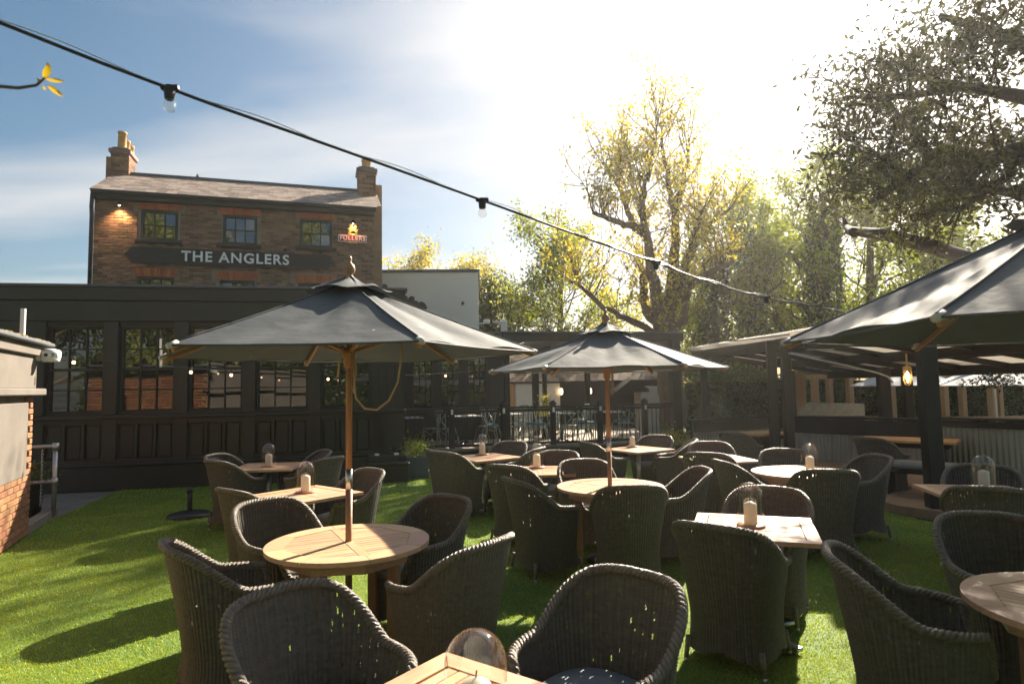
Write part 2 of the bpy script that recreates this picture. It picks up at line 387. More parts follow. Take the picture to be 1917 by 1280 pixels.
def blades():
    Vs = []
    for (y0, y1, dens, hgt, wd) in ((1.4, 4.2, 18000, .015, .0036), (4.2, 7.0, 7500, .017, .0055), (7.0, 10.5, 3200, .020, .009), (10.5, 14.4, 1300, .026, .014)):
        x1 = min(6.5, y1 * .86 + .3); x0 = -min(7.2, y1 * .86 + .3)
        n = int(dens * (x1 - x0) * (y1 - y0)); P = np.stack([rng.uniform(x0, x1, n), rng.uniform(y0, y1, n)], 1)
        P = P[(np.abs(P[:, 0]) < P[:, 1] * .86 + .3)]; P = P[in_poly(P, lawn_poly)]; n = len(P)
        a = rng.uniform(0, 6.283, n); h = hgt * rng.uniform(.6, 1.15, n); lean = h * rng.uniform(.2, .9, n); b = rng.uniform(0, 6.283, n)
        B = np.stack([P[:, 0], P[:, 1], np.zeros(n)], 1); t = np.stack([np.cos(a), np.sin(a), np.zeros(n)], 1) * wd / 2
        tip = B + np.stack([np.cos(b) * lean, np.sin(b) * lean, h], 1)
        Vs.append(np.stack([B - t, B + t, tip], 1))
    V = np.concatenate(Vs).reshape(-1, 3); me = bpy.data.meshes.new('turf_blades'); quads(me, V, np.arange(len(V)).reshape(-1, 3)); return me
o = link('grass', blades(), 'blade'); o['kind'] = 'stuff'; tag(o, 'short bright green turf covering the whole garden floor', 'grass')

# ------------------------------------------------------------------ black single-storey pub extension
def window(parent, u, z, wd, ht, cols, rows, ydep, frame_m, pane_m, fb=.045, mb_=.022, meet=None, tilt=.005, y0=None):
    """sash window: frame with bars as the part, every pane a sub-part; local x = u, outside faces -y"""
    f = MB(); ya = ydep - .035
    for a, b, c, d in ((0, 0, wd, fb), (0, ht - fb, wd, ht), (0, fb, fb, ht - fb), (wd - fb, fb, wd, ht - fb)):
        f.box((u + (a + c) / 2, ya, z + (b + d) / 2), (c - a, .07, d - b), 0, .006)
    gw = (wd - 2 * fb) / cols; gh = (ht - 2 * fb) / rows
    for i in range(1, cols): f.box((u + fb + gw * i, ya + .006, z + ht / 2), (mb_, .05, ht - 2 * fb), 0, .004)
    for j in range(1, rows):
        t = .05 if (meet == j) else mb_
        f.box((u + wd / 2, ya + (.002 if meet == j else .009), z + fb + gh * j), (wd - 2 * fb, .055, t), 0, .004)
    w_ = part('window', f, frame_m, parent)
    for i in range(cols):
        for j in range(rows):
            p = MB(); p.box((0, 0, 0), (gw - mb_ * .6, .006, gh - mb_ * .6))
            q = part('pane', p, pane_m, w_); q.location = (u + fb + gw * (i + .5), ya + .022, z + fb + gh * (j + .5))
            q.rotation_euler = (random.uniform(-tilt, tilt), 0, random.uniform(-tilt, tilt))
    return w_
ext = thing('pub_extension', 'single storey black timber pub extension with sash windows and panelled lower wall', 'building', (A0[0], A0[1], 0), R(10.8))
P = 'black_paint'
wu0, wst, ww, wz0, wz1 = -5.69, 1.196, .95, 1.39, 2.99
part('wall', MB().box((-3.4, 2.2, 1.84), (8.2, 4.0, 3.68)), P, ext)
part('plinth', MB().box((-3.405, .085, .215), (8.21, .23, .43), 0, .01), P, ext)
part('base_moulding', MB().box((-3.405, .07, .458), (8.25, .26, .055), 0, .018), P, ext)
part('sill', MB().box((-3.405, .06, 1.315), (8.25, .26, .07), 0, .015), P, ext)
part('frieze', MB().box((-3.405, .08, 3.255), (8.22, .3, .37), 0, .008), P, ext)
part('fascia', MB().box((-3.405, .06, 3.565), (8.25, .36, .24), 0, .012), P, ext)
part('parapet_cap', MB().box((-3.405, .05, 3.712), (8.32, .44, .05), 0, .012), 'lead', ext)
for i in range(6):
    a = wu0 + (i - 1) * wst + ww if i else -7.5; b = wu0 + i * wst if i < 5 else .70
    part('pilaster', MB().box(((a + b) / 2, .08, 2.21), (b - a, .2, 1.72), 0, .008), P, ext)
for i in range(5):
    u = wu0 + i * wst
    part('window_head', MB().box((u + ww / 2, .12, (wz1 + 3.07) / 2), (ww, .14, 3.07 - wz1)), P, ext)
    part('window_board', MB().box((u + ww / 2, .12, (wz0 + 1.35) / 2), (ww, .14, wz0 - 1.35 + .002)), P, ext)
    window(ext, u, wz0, ww, wz1 - wz0, 3, 4, .17, P, 'pane', meet=2)
dado = MB()
dado.box((-3.405, .15, .88), (8.2, .1, .81))
for u in [-7.4] + [wu0 + i * wst - .12 for i in range(6)] + [.36]:
    dado.box((u if u != .36 else .38, .08, .885), (.23 if u != .36 else .62, .11, .79), 0, .006)
dado.box((-3.405, .085, 1.235), (8.19, .1, .09)); dado.box((-3.405, .085, .515), (8.19, .1, .06))
for i in range(5):
    for k in (1, 2): dado.box((wu0 + i * wst + ww * k / 3, .082, .875), (.055, .1, .64), 0, .005)
part('dado_frame', dado, P, ext)
for i in range(5):
    for k in range(3):
        p = MB(); p.box((wu0 + i * wst + ww * (k + .5) / 3, .092, .87), (.235, .03, .60), 0, .014)
        part('panel', p, P, ext)
for k in range(4):
    part('board', MB().box((.13 + k * .155, -.026, 2.2), (.148, .02, 1.70), 0, .005), P, ext)
# step of black boards at the corner pier
bx = thing('timber_step', 'low black boarded step against the corner pier of the extension', 'step', (*(A0 + AD * .36 + AN * -.34), 0), R(10.8))
part('box_body', MB().box((0, 0, .16), (.78, .5, .32), 0, .01), P, bx)
part('top_board', MB().box((0, -.01, .345), (.82, .54, .045), 0, .012), P, bx)
part('upper_riser', MB().box((0, .13, .42), (.7, .22, .11), 0, .01), P, bx)
for k, x in enumerate((-.2, .17)):
    o = part('tealight', MB().lathe([(.0, 0), (.045, 0), (.05, .03), (.04, .035), (0, .03)], 14), 'letter_white', None)
    o.location = (*(A0 + AD * (.36 + x) + AN * -.21), .476); tag(o, 'small white tealight saucer on the black timber step', 'tealight', 'tealights on the black step')

# rear wing facing the deck
rw = thing('rear_wing', 'dark boarded rear wing of the pub with small paned windows behind the deck', 'building', (-3.3, 17.0, 0), R(8))
part('wall', MB().box((1.5, 1.3, 1.6), (3.3, 2.0, 3.2)), P, rw)
part('cornice', MB().box((1.5, .15, 3.24), (3.36, .4, .1), 0, .02), P, rw)
for x0 in (.55, 1.32, 2.06): window(rw, x0, 1.2, .58, 1.6, 3, 4, .27, P, 'pane', fb=.05)
for x0 in np.arange(0, 3.1, .18): part('board', MB().box((x0 + .0, .285, .62), (.165, .03, 1.1), 0, .006), P, rw)

# ------------------------------------------------------------------ brick house
HB = R(17.0); HP = at_y(700, 395, 18.0); HD = np.array([math.cos(HB), math.sin(HB), 0]); HN = np.array([-HD[1], HD[0], 0])
def hu(x, y, off=0.0):
    d = ray(x, y); P0 = np.array([HP[0], HP[1], 0]) + HN * off; t = ((P0 - _C) @ HN) / (d @ HN); q = _C + d * t
    return float((q - P0) @ HD), float(q[2])
house = thing('brick_house', 'two storey brown brick pub house with slate roof and two chimneys', 'house', (HP[0], HP[1], 0), HB)
HL = -7.12; EZ = 6.87
part('wall', MB().box((HL / 2, 2.7, EZ / 2), (-HL, 4.9, EZ)), 'black_paint', house)
wins = []
for (xa, ya, xb, yb) in ((263, 391, 332, 451), (417, 401, 481, 459), (561, 408.5, 622, 464)):
    u0, z1 = hu(xa, ya); u1, z0 = hu(xb, yb); wins.append((u0, z0, u1 - u0, z1 - z0))
lows = []
for (xa, ya, xb) in ((256, 517, 325), (411, 523.5, 477), (558, 529, 620)):
    u0, z1 = hu(xa, ya); u1, _ = hu(xb, ya); lows.append((u0, z1 - 1.25, u1 - u0, 1.25))
lint = []
for (u0, z0, wd, ht) in wins: lint.append((u0 - .06, u0 + wd + .06, z0 + ht, z0 + ht + .2, .05))
for (u0, z0, wd, ht) in lows: lint.append((u0 - .05, u0 + wd + .05, z0 + ht, z0 + ht + .235, .13))
brick_me = []
for k in range(4):
    b = MB(); b.box((0, 0, 0), (.215, .04, .062), 0, .005 + .001 * k); brick_me.append(b.mesh('brick')); brick_me[-1].materials.append(MATS['brick'])
half_me = MB().box((0, 0, 0), (.10, .04, .062), 0, .005).mesh('half_brick'); half_me.materials.append(MATS['brick'])
def blocked(u0, u1, z0, z1, ops):
    return any(u1 > a + .003 and u0 < b - .003 and z1 > c + .003 and z0 < d - .003 for a, b, c, d in ops)
ops = [(u, u + wd, z, z + ht) for u, z, wd, ht in wins + lows] + [(a - e * .5, b + e * .5, z0, z1) for a, b, z0, z1, e in lint]
us = sorted({HL, 0.0} | {v for o_ in ops[:6] for v in o_[:2]}); zs = sorted({0.0, EZ} | {v for o_ in ops[:6] for v in o_[2:]}); skin = MB()
for a, b in zip(us[:-1], us[1:]):
    for c_, d_ in zip(zs[:-1], zs[1:]):
        if not blocked(a, b, c_, d_, ops[:6]): skin.box(((a + b) / 2, .15, (c_ + d_) / 2), (b - a, .2, d_ - c_))
part('mortar_bed', skin, 'mortar', house)
rest = MB(); nb = 0; allb = []
for r_ in range(int((EZ - 3.4) / .075)):
    z = 3.44 + r_ * .075; u = HL + (.0 if r_ % 2 else .1125) ; q = 0
    seq = [(HL + .05, .10)] if r_ % 2 == 0 else []
    u = HL + (.1125 if r_ % 2 == 0 else 0)
    while u < -.02:
        wd = min(.215, -u)
        seq.append((u + wd / 2, wd)); u += .225
    for cu, wd in seq:
        pcs = [(cu, wd)]
        if blocked(cu - wd / 2, cu + wd / 2, z - .03, z + .03, ops):
            pcs = [(cu - wd / 4, wd / 2 - .006), (cu + wd / 4, wd / 2 - .006)]
            pcs = [p for p in pcs if not blocked(p[0] - p[1] / 2, p[0] + p[1] / 2, z - .03, z + .03, ops)]
        for c_, w_ in pcs: allb.append((c_, z, w_))
allb.sort(key=lambda t: t[0])
for cu, z, wd in allb:
    yy = .042 - random.uniform(0, .007)
    if nb < 300 and abs(wd - .215) < .002:
        o = link('brick', brick_me[nb % 4], None, house); o.location = (cu, yy, z); o.rotation_euler = (0, 0, random.uniform(-.012, .012)); nb += 1
    else: rest.box((cu, yy, z), (wd, .04, .062), random.uniform(-.01, .01), .005)
part('brickwork', rest, 'brick', house, kind='stuff')
for (u0, z0, wd, ht) in wins:
    wi = window(house, u0, z0, wd, ht, 3, 2, .12, 'black_paint', 'pane_house', fb=.07, mb_=.028, tilt=.02)
    part('sill', MB().box((u0 + wd / 2, -.01, z0 - .05), (wd + .22, .16, .1), 0, .012), 'black_paint', wi)
for (u0, z0, wd, ht) in lows: window(house, u0, z0, wd, ht, 3, 2, .12, 'black_paint', 'pane_house', fb=.07, mb_=.028, tilt=.02)
for a, b, z0, z1, e in lint:
    ob = thing if False else None
    li = MB(); n = 13
    la = part('lintel', MB().prism([(a, z0), (b, z0), (b + e * .5, z1), (a - e * .5, z1)], 0, .02), 'mortar', house)
    la.rotation_euler = (R(90), 0, 0); la.location = (0, .05, 0)
    for k in range(n):
        t0, t1 = (k + .04) / n, (k + .96) / n
        p = MB(); p.prism([(a + (b - a) * t0, z0 + .004), (a + (b - a) * t1, z0 + .004), (a - e * .5 + (b - a + e) * t1, z1 - .004), (a - e * .5 + (b - a + e) * t0, z1 - .004)], .018, .045)
        part('brick', p, 'brick_red', la)
# eaves, gutter, roof
RB = 2.0; RZ = None
d = ray(460, 344.0); P0 = np.array([HP[0], HP[1], 0]) + HN * (RB - .3); t = ((P0 - _C) @ HN) / (d @ HN); RZ = float((_C + d * t)[2])
part('eaves_board', MB().box((HL / 2, -.04, EZ + .0), (-HL + .04, .2, .16), 0, .01), 'black_paint', house)
part('gutter', MB().tube([(HL - .02, -.18, EZ + .09), (.04, -.18, EZ + .09)], .065, 10), 'black_paint', house)
e0 = Vector((0, -.20, EZ + .13)); r0 = Vector((0, RB - .3, RZ)); sl = (r0 - e0); SLN = sl.length; sd = sl.normalized(); sn = Vector((0, -sd.z, sd.y))
roof = part('roof', MB().add([(HL - .06, e0.y, e0.z), (.06, e0.y, e0.z), (.06, r0.y, r0.z), (HL - .06, r0.y, r0.z),
    (HL - .06, 2 * r0.y - e0.y, e0.z), (.06, 2 * r0.y - e0.y, e0.z)], [(0, 1, 2, 3), (3, 2, 5, 4), (0, 3, 4), (1, 5, 2)]), 'slate', house)
sm = MB().box((0, 0, 0), (.243, .24, .012), 0, .002).mesh('slate'); sm.materials.append(MATS['slate_light'])
gauge = .165; ns = 0; left = MB(); sq = sd.to_track_quat('Y', 'Z').to_matrix()
tiltm = Matrix.Rotation(R(2.6), 3, 'X')
for r_ in range(int(SLN / gauge)):
    k = 0; u = HL - .04 + (.125 if r_ % 2 else 0)
    while u < .05:
        p = e0 + sd * (gauge * r_ + .11) + sn * (.016 + random.uniform(0, .006))
        loc = Vector((u + .12, p.y, p.z)); rot = (sq @ tiltm @ Matrix.Rotation(random.uniform(-.012, .012), 3, 'Z'))
        if ns < 300 and u > HL - .05:
            o = link('slate', sm, None, roof); o.location = loc; o.rotation_euler = rot.to_euler(); ns += 1
        else: left.box(loc, (.243, .24, .012), 0, .002, rot)
        u += .25
part('slates', left, 'slate_light', roof, kind='stuff')
part('ridge', MB().tube([(HL - .02, r0.y, r0.z + .03), (.02, r0.y, r0.z + .03)], .07, 8), 'lead', roof)
b_ = MB(); b_.tube([(-5.0, r0.y, r0.z + .1), (-5.0, r0.y, r0.z + .18)], [.05, .015], 6); part('ridge_vent', b_, 'lead', roof)
def chimney(u, y, w_, d_, z0, z1, pots):
    c = part('chimney', MB().box((u, y, (z0 + z1) / 2), (w_ - .02, d_ - .02, z1 - z0)), 'mortar', house)
    n = 0
    r_ = 0; z = z0 + .04
    while z < z1 - .02:
        for s in (-1, 1):
            off = .1125 if r_ % 2 else 0
            for k in range(int(w_ / .225) + 1):
                a = max(-w_ / 2, -w_ / 2 + k * .225 - off); b = min(w_ / 2, -w_ / 2 + k * .225 - off + .213)
                if b - a > .04 and s < 0: part('brick', MB().box((u + (a + b) / 2, y + s * d_ / 2, z), (b - a, .03, .062), 0, .005), 'brick', c)
            for k in range(int(d_ / .225) + 1):
                a = max(-d_ / 2, -d_ / 2 + k * .225 - off); b = min(d_ / 2, -d_ / 2 + k * .225 - off + .213)
                if b - a > .04: part('brick', MB().box((u + s * w_ / 2, y + (a + b) / 2, z), (.03, b - a, .062), 0, .005), 'brick', c)
        z += .075; r_ += 1
    part('chimney_cap', MB().box((u, y, z1 + .03), (w_ + .12, d_ + .12, .13), 0, .02), 'slate', c)
    part('flaunching', MB().box((u, y, z1 + .12), (w_ + .0, d_ + .0, .08), 0, .035), 'lead', c)
    for (px, py, h, rr) in pots:
        part('chimney_pot', MB().lathe([(rr * 1.05, 0), (rr, .05), (rr * .9, h - .06), (rr * 1.05, h - .05), (rr * 1.05, h), (rr * .8, h), (rr * .75, h - .2)], 16, (u + px, y + py, z1 + .12)), 'clay_pot', c, True)
cu, cz = hu(228, 296, RB - .3); cz2 = hu(228, 296, RB - .3)[1]
chimney(HL + .14, RB - .15, .44, .7, EZ + .4, cz2 + .1, [(.02, -.25, .5, .115), (.05, .05, .36, .1), (.09, .3, .3, .1)])
cu2, cz3 = hu(689, 333, RB - .3)
chimney(-.12, RB - .55, .52, .6, EZ + .4, cz3 + .02, [(.0, 0, .34, .15)])
# flues / side stacks at both gables
fl = part('gable_stack', MB().box((HL - .17, RB - .15, EZ + .2), (.15, .4, 2.6)), 'brick', house)
u_, z_ = hu(186, 293, RB - .3); fl.location.z = z_ - (EZ + .2) - 1.3
fl2 = part('gable_stack', MB().box((.22, RB - .25, EZ - 1.0), (.30, .5, 3.4)), 'brick', house)
u_, z_ = hu(708, 350, RB - .3); fl2.location.z = z_ - (EZ - 1.0) - 1.7
dp = MB(); dp.tube([(HL + .02, -.2, EZ + .02), (HL - .02, -.12, EZ - .3), (HL - .02, -.08, EZ - .5), (HL - .02, -.08, 3.3)], .05, 8); part('downpipe', dp, 'black_paint', house, True)
dp = MB(); dp.tube([(HL - .03, RB + .1, EZ + .3), (HL - .03, RB + .1, EZ + 1.35)], .05, 8); part('vent_pipe', dp, 'black_paint', house, True)

def on_house(name, label, cat, x, y, off=-.03):
    u, z = hu(x, y); p = np.array([HP[0], HP[1], 0]) + HD * u + HN * off
    return thing(name, label, cat, (p[0], p[1], z), HB)
def text(s, size, parent, m, loc, ext=.012, off=.0, sx=1.0, spacing=1.0):
    c = bpy.data.curves.new('lettering', 'FONT'); c.body = s; c.size = size; c.extrude = ext; c.offset = off; c.align_x = 'CENTER'; c.align_y = 'CENTER'; c.space_character = spacing
    tmp = bpy.data.objects.new('lettering', c); COL.objects.link(tmp)
    me = bpy.data.meshes.new_from_object(tmp.evaluated_get(bpy.context.evaluated_depsgraph_get())); COL.objects.unlink(tmp); bpy.data.objects.remove(tmp)
    o = link('lettering', me, m, parent); me.materials.clear(); me.materials.append(MATS[m]); o.location = loc; o.rotation_euler = (R(90), 0, 0); o.scale = (sx, 1, 1); return o
u0, z0 = hu(246, 476); u1, z1 = hu(632, 493)
sb = on_house('pub_sign', 'long black signboard with white THE ANGLERS lettering on brick wall', 'sign', (246 + 632) / 2, 485.0)
L2 = (u1 - u0) / 2 + .02; hh = .215
prof = [(-L2, -.05), (-L2 + .05, -.07), (-L2 + .10, -.15), (-L2 + .17, -hh), (L2 - .17, -hh), (L2 - .10, -.15), (L2 - .05, -.07), (L2, -.05), (L2, .05), (L2 - .05, .07), (L2 - .10, .15), (L2 - .17, hh), (-L2 + .17, hh), (-L2 + .10, .15), (-L2 + .05, .07), (-L2, .05)]
bo = part('board', MB().prism(prof, 0, .04), 'sign_black', sb); bo.rotation_euler = (R(90), 0, 0)
text('THE ANGLERS', .385, sb, 'letter_white', (.06, -.055, 0), .012, .008, 1.0, 1.14)
fs = on_house('brewery_sign', 'small red sign with white FULLERS lettering under gilded griffin', 'sign', 660, 448)
part('board', MB().box((0, -.02, 0), (.80, .05, .20), 0, .008), 'letter_white', fs)
part('red_field', MB().box((0, -.046, 0), (.765, .012, .165), 0, .004), 'sign_red', fs)
part('gold_plinth', MB().box((0, -.03, .11), (.27, .05, .05), 0, .01), 'gold', fs)
part('gold_plinth', MB().box((0, -.03, -.115), (.27, .05, .045), 0, .01), 'gold', fs)
text('FULLERS', .165, fs, 'letter_white', (.0, -.056, 0), .006, .004, 1.02, 1.2)
gr = [(-.14, 0), (-.12, .05), (-.10, .06), (-.10, .12), (-.15, .13), (-.13, .17), (-.09, .17), (-.08, .23), (-.11, .27), (-.06, .31), (-.02, .28), (-.01, .23), (.03, .20), (.06, .29), (.12, .33), (.10, .24), (.13, .22), (.08, .16), (.11, .12), (.15, .18), (.16, .13), (.13, .08), (.12, .03), (.15, 0), (.07, 0), (.07, .05), (.03, .09), (-.02, .09), (-.05, .05), (-.04, 0)]
g = part('griffin_emblem', MB().prism(gr, 0, .035), 'gold', fs); g.rotation_euler = (R(90), 0, 0); g.location = (0, -.02, .135)
def wall_lamp(x, y, label, e):
    t = on_house('wall_spotlight', label, 'lamp', x, y)
    part('bracket', MB().box((0, .0, .0), (.06, .07, .09), 0, .01), 'black_metal', t)
    part('lamp_head', MB().lathe([(.0, .05), (.05, .05), (.06, -.05), (.045, -.05), (0, .02)], 14, (0, -.09, 0)), 'black_metal', t, True)
    part('bulb', MB().lathe([(0, .02), (.03, 0), (.03, -.025), (0, -.045)], 10, (0, -.09, -.01)), 'bulb_glow', t, True)
    l = bpy.data.lights.new('lamp_light', 'SPOT'); l.energy = e; l.color = (1, .62, .28); l.spot_size = R(120); l.spot_blend = .8; l.shadow_soft_size = .04
    lo = bpy.data.objects.new('lamp_light', l); COL.objects.link(lo); lo.parent = t; lo.location = (0, -.10, -.06); lo.rotation_euler = (R(8), 0, 0)
wall_lamp(226, 384, 'lit wall spotlight under the eaves beside the downpipe', 20)
wall_lamp(661, 418, 'lit wall spotlight just above the gilded griffin', 11)
for k, (x, y, wh) in enumerate(((343, 463, 'the T of THE'), (411, 463, 'the gap between the two words'), (474, 467, 'the G of ANGLERS'), (535, 471, 'the final S of ANGLERS'), (601, 475, 'the blank end of the signboard'))):
    t = on_house('sign_lamp', 'small dark sign lamp on a bracket above ' + wh, 'lamp', x, y, -.03); t['group'] = 'sign lamps over the signboard'
    part('arm', MB().tube([(0, 0, 0), (0, -.12, .03), (0, -.2, .0)], .012, 6), 'black_metal', t)
    part('lamp_head', MB().box((0, -.22, -.01), (.09, .07, .06), 0, .012), 'black_metal', t)

# white rendered block behind
wb = thing('white_building', 'white rendered flat roofed block with tree silhouette mural beside the brick house', 'building', (-4.4, 19.6, 0), R(3))
part('wall', MB().box((1.68, 3, 2.72), (3.36, 6, 5.44)), 'render_white', wb)
part('coping', MB().box((1.68, 3, 5.47), (3.46, 6.1, .09), 0, .01), 'lead', wb)
mu = MB(); rr = random.Random(3)
for k in range(70):
    t = rr.random(); a = .35 + t * 1.35; zc = 5.02 - t * .62 - rr.random() * .45; r1 = rr.uniform(.06, .13)
    mu.prism([(a + r1 * math.cos(q) * rr.uniform(.75, 1.15), zc + r1 * math.sin(q) * rr.uniform(.7, 1.1)) for q in np.arange(0, 6.28, .7)], .0, .004 + .0002 * k)
m_ = part('mural', mu, 'mural', wb); m_.rotation_euler = (R(90), 0, 0); m_.location = (0, -.001, 0)
sc_ = thing('security_camera', 'small dark security camera on the white rendered wall', 'camera', at_y(867, 567, 19.66))
part('mount', MB().box((0, -.03, 0), (.07, .1, .07), 0, .01), 'black_metal', sc_); part('camera_body', MB().tube([(0, -.05, -.02), (0, -.25, -.06)], .045, 10), 'black_metal', sc_, True)
sc_ = thing('flood_light', 'white camera and floodlight bracket at the white building corner', 'camera', at_y(911, 604, 19.0))
part('arm', MB().box((-.15, 0, -.02), (.4, .04, .04), 0, .005), 'white_paint', sc_); part('head', MB().box((.0, -.05, .03), (.2, .18, .13), 0, .03), 'white_paint', sc_)
t = thing('flue_pipe', 'short white boxed flue standing behind the deck canopy', 'flue', at_y(944, 632, 18.5))
part('stack', MB().box((0, 0, .1), (.18, .18, .8), 0, .01), 'white_paint', t); part('cowl', MB().box((-.12, 0, .46), (.42, .2, .05), 0, .01), 'white_paint', t)

# ------------------------------------------------------------------ grey boarded brick outbuilding
ob = thing('brick_outbuilding', 'low brick outbuilding with grey boarded hatch and mossy flat roof', 'building', (WP[0], WP[1], 0), math.atan2(WD[1], WD[0]))
# local x runs along the wall away from the camera, local -y is the outside
part('wall', MB().box((-4.0, 1.55, 1.13), (8.2, 3.0, 2.26)), 'mortar', ob)
rwk = MB(); ob_me = [MB().box((0, 0, 0), (.214, .05, .063), 0, .005).mesh('brick'), MB().box((0, 0, 0), (.102, .05, .063), 0, .005).mesh('brick')]
for m_ in ob_me: m_.materials.append(MATS['brick_orange'])
for r_ in range(23):
    z = .04 + r_ * .075; k = 0; u = .105
    first = True
    while u > -8.0:
        wd = .102 if (first and r_ % 2) else .214
        first = False; c_ = u - wd / 2
        if z < .74 or c_ > -.20:
            if z > .74 and c_ - wd / 2 < -.15: break
            if u > -2.9:
                o = link('brick', ob_me[0 if wd > .2 else 1], None, ob); o.location = (c_, .035 - random.uniform(0, .006), z); o.rotation_euler = (0, 0, random.uniform(-.01, .01))
            else: rwk.box((c_, .034, z), (wd, .05, .063), 0, .005)
        u -= wd + .011
for r_ in range(29):
    v_ = .02 + (.11 if r_ % 2 else 0)
    while v_ < 2.9: rwk.box((.105, v_ + .107, .04 + r_ * .075), (.05, .214, .063), 0, .005); v_ += .225
part('brickwork', rwk, 'brick_orange', ob, kind='stuff')
part('hatch', MB().box((-4.08, .03, 1.20), (7.9, .06, .90), 0, .008), 'grey_board', ob)
part('ledge', MB().box((-3.8, -.03, 1.78), (7.96, .16, .085), 0, .012), 'grey_board', ob)
part('upper_board', MB().box((-3.9, .02, 2.035), (8.0, .07, .42), 0, .006), 'grey_board', ob)
part('fascia', MB().box((-3.85, -.02, 2.30), (8.1, .1, .13), 0, .008), 'grey_board', ob)
rf = part('roof', MB().box((-3.8, 1.5, 2.39), (8.3, 3.3, .05), 0, .012), 'lead', ob)
mo = MB(); rr = random.Random(5)
for k in range(260):
    a = -7.5 + rr.random() * 7.75; r1 = rr.uniform(.02, .06)
    mo.lathe([(r1, 0), (r1 * .8, r1 * .35), (0, r1 * .5)], 6, (a, -.12 + abs(rr.gauss(0, .06)), 2.412))
part('moss', mo, 'moss', rf, kind='stuff')
cn = WP + WD * .10 + WN * .0
sl_ = thing('security_light', 'white twin lens security light on the outbuilding corner', 'lamp', (cn[0] + WN[0] * .06, cn[1] + WN[1] * .06, 2.25), math.atan2(WD[1], WD[0]) - R(90))
part('mount', MB().tube([(-.1, 0, 0), (.0, 0, 0)], .075, 14), 'white_paint', sl_, True)
hd = part('light_head', MB().tube([(.0, 0, 0), (.02, 0, 0), (.12, -.01, -.0), (.19, -.02, -.01), (.2, -.02, -.01)], [.06, .088, .088, .075, .03], 16), 'white_paint', sl_, True)
for y in (-.06, -.11): pass
for k in (-1, 1): part('lens', MB().tube([(.10 + k * .035, -.075, .0), (.10 + k * .035, -.095, .0)], .022, 12), 'black_metal', hd, True)
part('visor', MB().box((.12, -.05, -.07), (.16, .1, .02), 0, .006), 'white_paint', hd)
p = at_y(43, 600, 8.9)
o = part('vent_post', MB().tube([(0, 0, 2.35), (0, 0, 2.98)], .034, 12), 'white_paint', None); o.location = (p[0], p[1], 0); tag(o, 'slim pale post standing up behind the mossy outbuilding roof', 'post')

# handrail and pot by the outbuilding
hr_p = at_z(100, 958, .06); Hr = np.array([hr_p[0], hr_p[1]])
hr = thing('handrail', 'galvanised tube handrail beside the outbuilding corner', 'railing', (Hr[0], Hr[1], 0))
part('post', MB().tube([(0, 0, 0), (0, 0, .99)], .03, 12), 'galvanised', hr, True)
dv = (-WN * 1.0 - WD * .15)
for z in (.5, 1.0):
    part('rail', MB().tube([(dv[0] * 1.2, dv[1] * 1.2, z), (dv[0] * .05, dv[1] * .05, z), (0, 0, z - .01)], .028, 12), 'galvanised', hr, True)
    part('clamp', MB().tube([(0, 0, z - .06), (0, 0, z + .045)], .043, 12), 'galvanised', hr, True)
ch_ = MB()
for k in range(16):
    ch_.tube([(dv[0] * .15 + .012 * math.cos(a) * (k % 2), dv[1] * .15 + .012 * math.cos(a) * (1 - k % 2), .93 - k * .05 + .03 * math.sin(a)) for a in np.arange(0, 6.3, .9)], .005, 5)
part('chain', ch_, 'steel', hr)
kb = thing('kerb', 'brown stone kerb between turf and the path', 'kerb', (0, 0, 0))
a, b = at_z(50, 1003, 0), at_z(110, 957, .0)
part('stone', MB().bar((a[0] - .12, a[1], .03), (b[0] - .06, b[1], .03), .14, .12, .015), 'paving', kb)
kb['category'] = 'kerb'

# ------------------------------------------------------------------ deck behind the railing
DB = R(12.0); DO = np.array([-1.45, 14.8]); DDv = np.array([math.cos(DB), math.sin(DB)]); DNv = np.array([-DDv[1], DDv[0]])
def dk(u, v=0.0): return DO + DDv * u + DNv * v
dz = .30
dmb = MB(); pts = [dk(-2.2, -.1), dk(6.0, -.1), dk(6.6, 7.5), dk(-2.2, 7.5)]
dmb.prism([tuple(p) for p in pts], -.01, dz); o = part('deck', dmb, 'deck_pale', None); o['kind'] = 'structure'
fa = MB(); a, b = dk(-2.2, -.115), dk(6.0, -.115); fa.bar((a[0], a[1], .13), (b[0], b[1], .13), .02, .27); fao = part('deck_fascia', fa, 'black_timber', o)
no_ = MB(); a, b = dk(-2.2, -.09), dk(6.0, -.09); no_.bar((a[0], a[1], dz + .015), (b[0], b[1], dz + .015), .12, .03, .006); part('deck_nosing', no_, 'deck_pale', o)
rail = thing('deck_railing', 'black timber railing with thin metal balusters and post lights along deck', 'railing', (*dk(0), dz), DB)
posts_u = [-1.22, .0, 1.24, 2.47, 3.67, 4.86]
for u in posts_u[1:]:
    po = part('post', MB().box((u, 0, .50), (.125, .125, 1.0), 0, .008), 'black_timber', rail)
    part('post_cap', MB().box((u, 0, 1.03), (.15, .15, .05), 0, .012).box((u, 0, 1.075), (.10, .10, .05), 0, .02), 'black_timber', po)
    part('post_light', MB().box((u, -.075, .88), (.055, .03, .12), 0, .006), 'letter_white', po)
for a, b in zip(posts_u[:-1], posts_u[1:]):
    b2 = b if b < 4.8 else 5.75
    part('handrail', MB().box(((a + b2) / 2, 0, .95), (b2 - a - .125, .09, .045), 0, .008).box(((a + b2) / 2, 0, .88), (b2 - a - .125, .045, .07)), 'black_timber', rail)
    part('bottom_rail', MB().box(((a + b2) / 2, 0, .09), (b2 - a - .125, .05, .05)), 'black_timber', rail)
    n = int((b2 - a) / .115)
    for k in range(1, n): part('baluster', MB().box((a + (b2 - a) * k / n, 0, .48), (.014, .014, .76)), 'black_metal', rail)
